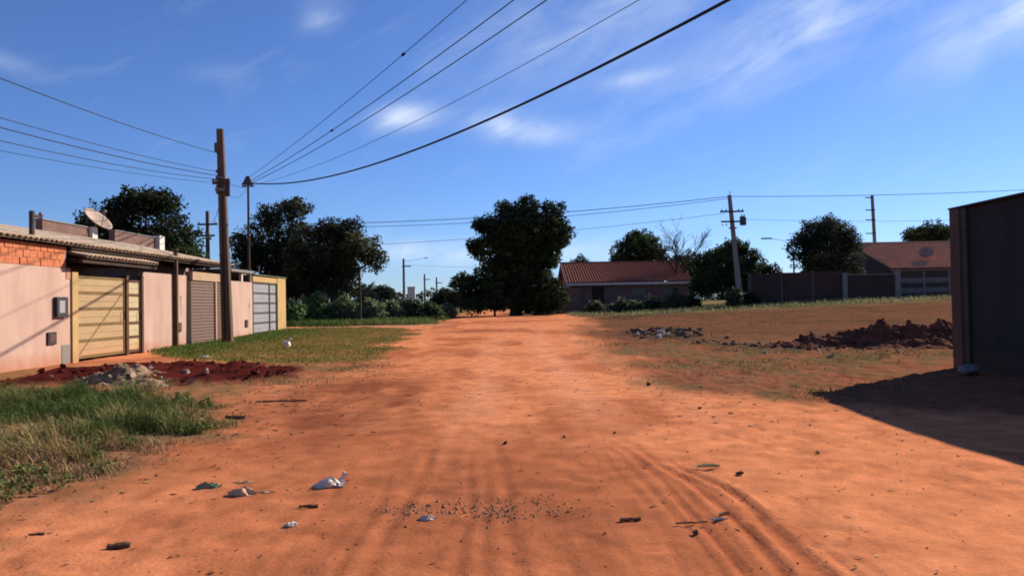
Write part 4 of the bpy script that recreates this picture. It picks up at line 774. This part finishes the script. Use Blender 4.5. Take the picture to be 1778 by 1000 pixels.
bw = thing('boundary_wall', (23.6, 65, tz(23.6, 65)), 'long brown brick wall across the back of the lot', 'wall', 'walls at the back of the lot')
for k in range(3):
    x0 = 19.9+k*2.62; zb = tz(x0, 65); lbox(bw, 'brick_panel', brick_far, x0+.11, x0+2.5, 65, 65.16, zb-.4, zb+2.62-.03*k); lbox(bw, 'pier', M('weathered_pier', (.10, .08, .07), .9, .2, 3.), x0-.1, x0+.1, 64.96, 65.2, zb-.4, zb+2.68-.03*k)
zb = tz(27.8, 65); gp_ = thing('concrete_post', (27.8, 65, zb), 'grey concrete post at the right end of the brown brick wall', 'post', 'concrete posts of the back wall'); MB().box(-.2, .2, -.18, .18, -.3, 2.2).build('shaft', conc, gp_, bevel=.02); MB().box(-.25, .25, -.23, .23, 2.202, 2.3).build('cap', conc, gp_)
bw2 = thing('boundary_wall', (30, 65, tz(30, 65)), 'dark brick wall between the two concrete posts', 'wall', 'walls at the back of the lot'); zb = tz(30, 65); lbox(bw2, 'brick_panel', brick_far, 28.01, 31.95, 65, 65.16, zb-.4, zb+2.05); lbox(bw2, 'coping', conc, 28.01, 31.95, 64.96, 65.2, zb+2.052, zb+2.12)
zb = tz(32.2, 65); gp_ = thing('concrete_post', (32.2, 65, zb), 'grey concrete post where the slab fence begins', 'post', 'concrete posts of the back wall'); MB().box(-.22, .22, -.2, .2, -.3, 2.3).build('shaft', conc, gp_, bevel=.02); MB().box(-.26, .26, -.24, .24, 2.302, 2.38).build('cap', conc, gp_)
sf = thing('slab_fence', (34.6, 65, tz(34.6, 65)), 'fence of horizontal slabs in front of the brown tiled house', 'fence')
slab_c = [M('slab_dark', (.06, .045, .04), .9, .2, 2.), M('slab_pale', (.15, .13, .12), .9, .2, 2.)]
for bay in range(3):
    x0 = 32.45+bay*2.1; zb = tz(x0+1, 65)
    for k in range(5): lbox(sf, 'slab', slab_c[1 if k in (1, 3) else 0], x0, x0+1.95, 65, 65.07, zb+.02+k*.42, zb+.40+k*.42)
    lbox(sf, 'fence_post', conc, x0+1.97, x0+2.08, 64.98, 65.1, zb-.3, zb+2.2)

# ================================================================= RUBBLE, MOUNDS AND LITTER
def rock_mesh(name, mat, seed, sub=2, rough=.28, flat=.7):
    bm = bmesh.new(); bmesh.ops.create_icosphere(bm, subdivisions=sub, radius=1); rr = random.Random(seed); ph = [rr.uniform(0, 9) for _ in range(6)]
    for v in bm.verts:
        c = v.co; s = 1+rough*(math.sin(c.x*2.6+ph[0])+math.sin(c.y*3.1+ph[1])+math.sin(c.z*2.9+ph[2]))*.45+rr.uniform(-.1, .1)*(sub < 3); v.co = Vector((c.x*s, c.y*s, c.z*s*flat))
    me = bpy.data.meshes.new(name); bm.to_mesh(me); bm.free(); me.materials.append(mat); return me
def shard_mesh(name, mat, seed, n=15, flat=.75):
    """broken lump: the hull of a few random points, so its faces and edges are angular"""
    rr = random.Random(seed); bm = bmesh.new()
    for k in range(n):
        v = Vector((rr.gauss(0, 1), rr.gauss(0, 1), rr.gauss(0, 1))).normalized()*rr.uniform(.75, 1.1); bm.verts.new((v.x, v.y*rr.uniform(.75, 1), v.z*flat))
    bmesh.ops.convex_hull(bm, input=list(bm.verts)); bmesh.ops.delete(bm, geom=[v for v in bm.verts if not v.link_faces], context='VERTS'); bmesh.ops.recalc_face_normals(bm, faces=list(bm.faces))
    me = bpy.data.meshes.new(name); bm.to_mesh(me); bm.free(); me.materials.append(mat); return me
ROCKS = {}
def rocks(kind, mat):
    if kind not in ROCKS: ROCKS[kind] = [rock_mesh(kind, mat, 5, 2, .22, .75)] if kind == 'white_boulder' else [shard_mesh(kind, mat, 100+k+len(ROCKS)*10) for k in range(8)]
    return ROCKS[kind]
def put_rock(name, kind, mat, x_, y_, s, label, cat, group=None, z_=None, sink=.3):
    me = random.choice(rocks(kind, mat)); zz = (tz(x_, y_) if z_ is None else z_)
    o = inst(name, me, None, (x_, y_, zz+s*.7-s*sink), (random.uniform(-.6, .6), random.uniform(-.6, .6), random.uniform(0, 6)), (s*random.uniform(.7, 1.35), s*random.uniform(.7, 1.2), s*random.uniform(.7, 1.05)))
    # say size and place where a pile holds many alike pieces
    sz_ = 'tiny' if s < .045 else 'small' if s < .075 else 'mid-sized' if s < .11 else 'large'
    for key, (c0_, c1_, ends) in PLACES.items():
        if group == key: label = sz_+' '+label+ends[min(2, max(0, int((x_-c0_)/(c1_-c0_)*3)))]
    return tag(o, label, cat, group)
PLACES = {'clods on the soil heap': (7.8, 14.5, (', at its low left tail', ', near its peak', ', towards the charcoal wall')), 'clods on the dark red dug strip': (-11, -4.8, (', left part', ', middle part', ', right part')),
          'rubble dumped at the right road edge': (4.6, 7.2, (', road side', ', middle', ', far side')), 'scattered rubble on the lot': (6.2, 8.8, (', nearer the dump', ', midway', ', nearer the heap')),
          'pale rubble before the soil heap': (5.2, 12.3, (', left end', ', middle', ', right end')), 'pale rubble on the sand heap': (-9, -6.8, (', left side', ', top', ', right side'))}
# soil mound behind the charcoal wall
def mound_h(x_, y_):
    h = 0
    for cx, cy, rx, ry, a in [(11.0, 23.3, .75, .7, .52), (11.9, 23.0, .8, .7, .45), (12.6, 23.0, .7, .7, .55), (13.3, 23.2, .8, .8, .6), (10.1, 23.5, .9, .55, .36), (9.2, 23.6, .9, .5, .30), (8.3, 23.5, .7, .45, .2), (14.8, 24, 1.2, 1, .7), (11.6, 22.3, 1.3, .5, .22), (13.2, 22.3, 1.2, .5, .28)]:
        h = np.maximum(h, a*np.exp(-(((x_-cx)/rx)**2+((y_-cy)/ry)**2)))+.10*a*np.exp(-(((x_-cx)/rx)**2+((y_-cy)/ry)**2)*.5)
    f = fbm(x_*2.3+3, y_*2.3, 6, .68); rg = 1-np.abs(2*fbm(x_*3.1+31, y_*3.1+7, 5, .6)-1)*2.2
    return h*(.45+.9*f+.35*rg)+.05*(f-.5)*sm(.02, .2, h)-.05
gx, gy = np.meshgrid(np.linspace(6.8, 17, 300), np.linspace(21, 27, 180)); gx, gy = gx.ravel(), gy.ravel(); gz = terr(gx, gy)+mound_h(gx, gy)
ii = (np.arange(179)[:, None]*300+np.arange(299)[None, :]).ravel()
me = npmesh('soil_mound', np.stack([gx, gy, gz], 1), [np.stack([ii, ii+1, ii+301, ii+300], 1)], soil_m, smooth=True)
tag(npobj('soil_mound', me), 'long heap of dug red-brown soil beside the charcoal wall', 'soil heap')
def on_mound(a, b): return tz(a, b)+max(0, float(mound_h(np.array([a]), np.array([b]))[0]))
for k in range(130):
    rx = random.uniform(7.8, 14.5); ry = random.uniform(21.7, 24.4); put_rock('soil_clod', 'soil_clod', clod_m, rx, ry, random.choice((.04, .05, .06, .08, .1, .13)), 'rough red-brown clod by the soil heap', 'clod', 'clods on the soil heap', on_mound(rx, ry), .55)
for k in range(30):
    put_rock('rubble_piece', 'pale_rubble', pale_m, random.uniform(5.2, 12.3), random.uniform(19.2, 22.2), random.choice((.03, .04, .05, .07, .1)), 'pale rubble piece before the soil heap', 'rubble', 'pale rubble before the soil heap', None, .5)
for k in range(90):
    put_rock('rubble_piece', 'grey_rubble', stone_m, random.gauss(5.9, .8), random.gauss(31, 1.4), random.choice((.05, .07, .1, .13, .18, .24)), 'grey-brown rubble piece in the road edge dump', 'rubble', 'rubble dumped at the right road edge', None, .5)
for k in range(9):
    put_rock('rubble_piece', 'white_rubble', M('white_rubble', (.55, .50, .45), .9, .2, 7., .4, 30), random.gauss(5.4, .5), random.gauss(30.0, .8), random.choice((.07, .1, .15)), 'whitish rubble piece in the low dump at the right road edge', 'rubble', 'whitish rubble in the road edge dump', None, .4)
for k in range(60):
    u_ = random.random(); put_rock('rubble_piece', 'grey_rubble', stone_m, 6.3+2.3*u_+random.gauss(0, .25), 27.5-5.2*u_+random.gauss(0, .5), random.choice((.04, .06, .09, .12)), 'brown rubble piece between dump and soil heap', 'rubble', 'scattered rubble on the lot', None, .5)
# dark red clods on the dug strip (left)
cnt = 0
while cnt < 150:
    a, b = random.uniform(-11, -4.8), random.uniform(14.2, 20.6)
    if soil_mask(np.array([a]), np.array([b]))[0] > .55:
        put_rock('soil_clod', 'dark_clod', M('dark_red_clod', (.085, .017, .014), 1., .3, 6., .5, 25), a, b, random.choice((.03, .04, .05, .07, .1)), 'dark red clod on the dug strip before the ochre gate', 'clod', 'clods on the dark red dug strip', None, .5); cnt += 1
# pale sand and rubble heap
gx, gy = np.meshgrid(np.linspace(-9.9, -6.2, 90), np.linspace(13.8, 17.6, 90)); gx, gy = gx.ravel(), gy.ravel()
hp = .24*np.exp(-(((gx+8.0)/.55)**2+((gy-16.0)/.7)**2))+.15*np.exp(-(((gx+7.2)/.55)**2+((gy-15.1)/.4)**2))+.08*np.exp(-(((gx+8.8)/.4)**2+((gy-16.1)/.4)**2))
gz = terr(gx, gy)+hp*(.2+1.6*fbm(gx*4, gy*4, 5, .62))-.06
ii = (np.arange(89)[:, None]*90+np.arange(89)[None, :]).ravel()
tag(npobj('sand_heap', npmesh('sand_heap', np.stack([gx, gy, gz], 1), [np.stack([ii, ii+1, ii+91, ii+90], 1)], sand_m, smooth=True)), 'pale heap of sand and builders rubble on the dark soil strip', 'sand heap')
for k in range(26):
    a, b = random.gauss(-7.9, .6), random.gauss(15.6, .6); put_rock('rubble_piece', 'pale_rubble', pale_m, a, b, random.choice((.04, .05, .07, .1)), 'pale rubble piece on the sand heap at the left', 'rubble', 'pale rubble on the sand heap', tz(a, b)+.2*math.exp(-(((a+8.0)/.55)**2+((b-16.0)/.7)**2)), .5)
# loose pebbles and crumbs on the road: uncountable
def pebbles(name, pts, sizes, mat, label):
    V = []; F = []; b = 0; rr = random.Random(4)
    base = [Vector(v) for v in ((1, 0, 0), (0, 1, 0), (-1, 0, 0), (0, -1, 0), (0, 0, .8), (0, 0, -.6))]; fs = [(0, 1, 4), (1, 2, 4), (2, 3, 4), (3, 0, 4), (1, 0, 5), (2, 1, 5), (3, 2, 5), (0, 3, 5)]
    for (x_, y_, z_), s in zip(pts, sizes):
        rm_ = Matrix.Rotation(rr.uniform(0, 6), 3, 'Z') @ Matrix.Rotation(rr.uniform(-.5, .5), 3, 'X'); V += [tuple(rm_ @ Vector((v.x*s*rr.uniform(.7, 1.3), v.y*s*rr.uniform(.7, 1.2), v.z*s*rr.uniform(.7, 1.1)))+Vector((x_, y_, z_+s*.3))) for v in base]; F += [tuple(b+i for i in f) for f in fs]; b += 6
    mb = MB(); mb.v = V; mb.f = F; return tag(mb.build(name, mat), label, 'gravel', kind='stuff')
r = np.random.RandomState(9); n_ = 1100; a = r.uniform(-4, 7, n_); b = 4+16*r.rand(n_)**1.6; pebbles('loose_pebbles', np.stack([a, b, terr(a, b)], 1), .003+.010*r.rand(n_)**3, M('pebble', (.33, .12, .06), .95, .4, 9., 0), 'small red pebbles and crumbs strewn over the dirt road')
a = np.concatenate([r.normal(-.1, .26, 340), r.normal(-.75, .2, 180)]); b = np.concatenate([r.normal(5.72, .17, 340), r.normal(5.78, .14, 180)]); pebbles('gravel_patch', np.stack([a, b, terr(a, b)], 1), .004+.011*r.rand(520)**2, M('grey_gravel', (.36, .22, .13), .95, .45, 15., 0), 'grey gravel patch pressed into the middle of the road')
r = np.random.RandomState(19); n_ = 2600; a = np.concatenate([r.uniform(-4.5, 6, 900), r.normal(-3.6, .8, 900), r.normal(3.4, 1.2, 800)]); b = np.concatenate([4+14*r.rand(900)**1.3, 6+13*r.rand(900), 9+18*r.rand(800)])
an = r.rand(n_)*6.283; ln_ = (.008+.03*r.rand(n_)**2)[:, None]*np.where(b > 9, 1.6, 1)[:, None]; d_ = np.stack([np.cos(an), np.sin(an), r.uniform(-.2, .2, n_)], 1); q_ = np.stack([-d_[:, 1], d_[:, 0], r.uniform(-.2, .4, n_)], 1)*(.25+.3*r.rand(n_))[:, None]
c_ = np.stack([a, b, terr(a, b)+.006], 1); V = np.stack([c_-d_*ln_, c_+q_*ln_, c_+d_*ln_, c_-q_*ln_+np.array([0, 0, .004])], 1).reshape(-1, 3); k = np.arange(n_)*4
pal = np.array([(.10, .05, .03), (.17, .08, .045), (.34, .24, .13), (.20, .16, .07), (.07, .045, .03)]); tn = pal[r.randint(0, 5, n_)]*(.7+.6*r.rand(n_))[:, None]
tag(npobj('dry_debris', npmesh('dry_debris', V, [np.stack([k, k+1, k+2, k+3], 1)], GRASS, np.repeat(tn, 4, 0))), 'scattered dry leaf flakes and chips on the dirt', 'debris', kind='stuff')
# crumpled litter
def crumple(name, mat, loc, sx, sy, sz, seed, label, cat, rz=0, part='sheet'):
    t = thing(name, (loc[0], loc[1], tz(*loc)), label, cat, rz=rz); rr = random.Random(seed); n = 12; ph = [rr.uniform(0, 9) for _ in range(8)]
    top = []; bot = []; ox = rr.uniform(0, 90)
    for j in range(n):
        for i_ in range(n):
            u, v = i_/(n-1)*2-1, j/(n-1)*2-1; q = max(0, 1-(u*u+v*v)*.8)**.6; fn = float(fbm(np.array([u*1.6+ox]), np.array([v*1.6+ox]), 3, .6)[0]); rg = 1-abs(2*float(fbm(np.array([u*2.2+ox+9]), np.array([v*2.2+ox]), 3, .6)[0])-1)*2.4
            h = sz*(.10+q*(.15+.95*fn*rg+.35*rr.random()))
            xx, yy = u*sx*(1+.2*math.sin(v*4+ph[2])+.12*rr.uniform(-1, 1)), v*sy*(1+.25*math.sin(u*3.3+ph[3])+.12*rr.uniform(-1, 1)); top.append((xx, yy, h)); bot.append((xx*.93, yy*.93, h*.4-.006))
    mb = MB(); f = []
    for j in range(n-1):
        for i_ in range(n-1): k = j*n+i_; f.append((k, k+1, k+n+1, k+n)); f.append((n*n+k, n*n+k+n, n*n+k+n+1, n*n+k+1))
    rim = [k for k in range(n)]+[n*j+n-1 for j in range(1, n)]+[n*(n-1)+k for k in range(n-2, -1, -1)]+[n*j for j in range(n-2, 0, -1)]
    for k in range(len(rim)): a_, b_ = rim[k], rim[(k+1) % len(rim)]; f.append((a_, n*n+a_, n*n+b_, b_))
    mb.add(top+bot, f); mb.build(part, mat, t); return t
crumple('plastic_bag', plastic_w, (-1.55, 6.52), .12, .06, .085, 1, 'crumpled white plastic bag on the dirt, near centre left', 'plastic bag', .25)
MB().tube([(.08, .03, .03), (.14, .05, .085), (.12, .07, .10), (.10, .06, .06)], [.02, .014, .010, .006], 6).build('knot', plastic_w, bpy.data.objects['plastic_bag'])
crumple('paper_scrap', plastic_t, (-2.2, 6.27), .10, .05, .065, 2, 'crumpled tan paper scrap left of the white bag', 'paper', -.1)
crumple('paper_scrap', plastic_t, (-2.02, 6.32), .06, .022, .02, 12, 'small torn tan paper tail beside the crumpled tan scrap', 'paper', .1)
crumple('plastic_wrapper', plastic_g, (-2.58, 6.58), .085, .04, .05, 3, 'greenish wrapper on the dirt left of the tan paper', 'wrapper', .15)
crumple('paper_scrap', M('straw_paper', (.55, .36, .17), .8, .1, 9.), (-2.36, 6.78), .12, .02, .02, 13, 'thin straw coloured strip trailing behind the green wrapper', 'paper', .35)
crumple('paper_scrap', plastic_w, (-1.54, 5.36), .04, .03, .02, 4, 'tiny white scrap below the white bag', 'paper')
crumple('paper_scrap', M('pinkish_paper', (.66, .48, .38), .8, .1, 9.), (-.62, 5.5), .05, .035, .035, 5, 'pinkish white scrap between the gravel patches', 'paper')
lb_ = thing('plastic_bag', (-8.05, 27.7, tz(-8.05, 27.7)), 'white bag lying in the short grass before the ochre end wall', 'plastic bag')
bag_ = shard_mesh('bag_body', plastic_w, 58, 26, .8); inst('bag_body', bag_, lb_, (0, 0, .14), (0, .2, .4), (.19, .17, .17)); MB().tube([(.04, 0, .22), (.08, .02, .32), (.15, .03, .34)], [.05, .025, .045], 6).build('knot', plastic_w, lb_)
crumple('plastic_sheet', plastic_w, (-9.4, 23.7), .22, .1, .07, 7, 'flat white scrap at the lawn edge by the pink wall', 'plastic scrap', .3)
crumple('paper_scrap', plastic_w, (1.38, 5.3), .05, .012, .012, 8, 'short pale strip near the dark stick at bottom centre', 'paper')
def leaf_thing(loc, ln, w_, mat, label, rz, name='fallen_leaf'):
    t = thing(name, (loc[0], loc[1], tz(*loc)+.012), label, 'leaf', rz=rz); n = 7; V = []; F = []
    for k in range(n):
        u = k/(n-1); hw = w_*math.sin(math.pi*min(1, u*.92+.05)); zz = .006*math.sin(u*3.1)
        V += [(-ln/2+ln*u, -hw, zz+.02), (-ln/2+ln*u, 0, zz), (-ln/2+ln*u, hw, zz+.02)]
    b = len(V); V += [(a_, b_, c_-.004) for a_, b_, c_ in V]
    for k in range(n-1):
        for q in (0, 1): F += [(k*3+q, k*3+q+1, k*3+q+4, k*3+q+3), (b+k*3+q, b+k*3+q+3, b+k*3+q+4, b+k*3+q+1)]
    MB().add(V, F).build('blade', mat, t); MB().tube([(-ln/2-.03, 0, .01), (-ln/2+.01, 0, .006)], .004, 5).build('stalk', mat, t)
leaf_thing((1.74, 7.02), .20, .03, leafy, 'long pale green leaf lying on the tyre track at right', -.05)
leaf_thing((1.42, 5.32), .10, .02, M('dry_leaf', (.36, .2, .1), .8, .2, 9.), 'small dry leaf near the bottom centre', .4)
def stick(loc, ln, r_, rz, label, seed):
    rr = random.Random(seed); t = thing('stick', (loc[0], loc[1], tz(*loc)), label, 'stick', rz=rz); pts = [(-ln/2+ln*k/5, rr.uniform(-.1, .1)*ln*.4, r_*.8+rr.uniform(0, .3)*r_) for k in range(6)]
    MB().tube(pts, [r_*rr.uniform(.7, 1.1) for _ in pts], 6).build('wood', stick_m, t); MB().tube([pts[2], (pts[2][0]+ln*.12, ln*.1, r_*1.6)], [r_*.5, r_*.25], 5).build('twig', stick_m, t)
stick((-1.55, 5.84), .14, .013, .05, 'dark stick lying just below the white bag', 1); stick((-2.5, 4.92), .13, .02, .3, 'dark stub of wood at the bottom left of the road', 2); stick((.78, 5.34), .14, .013, .08, 'dark stick right of the gravel patch', 3)
stick((-3.2, 5.22), .10, .008, .1, 'thin twig near the grass at bottom left', 4); stick((1.17, 5.2), .22, .007, .12, 'thin pale twig below the dark stick at bottom centre', 5); stick((-3.75, 10.5), .3, .022, -.2, 'short thick branch piece at the tip of the rank grass', 6); stick((-3.7, 12.4), .8, .014, .1, 'long pale branch on the dry ground left of the road', 7)
for (x_, y_, s, lb_) in [(2.41, 13.99, .085, 'lone dark stone on the right side of the road'), (1.14, 8.9, .03, 'small dark stone near the road centre right'), (.55, 8.67, .03, 'small stone in the middle of the road'), (2.55, 10.7, .035, 'small reddish stone below the shadow tip'),
                         (1.92, 6.7, .04, 'small stone on the curved tyre tracks'), (1.15, 5.0, .03, 'dark pebble on the tyre tracks at bottom right'), (-.1, 8.3, .035, 'small dark stone on the centre tracks'), (2.95, 7.6, .03, 'tiny stone on the bare dirt at right')]:
    put_rock('stone', 'road_stone', M('dark_stone', (.10, .06, .045), .95, .25, 9., .4, 40), x_, y_, s, lb_, 'stone', 'stones lying on the road')
put_rock('boulder', 'white_boulder', M('pale_boulder', (.20, .17, .15), .9, .15, 3., .3, 20), 8.3, 14.2, .2, 'rounded pale boulder at the foot of the charcoal wall', 'boulder')
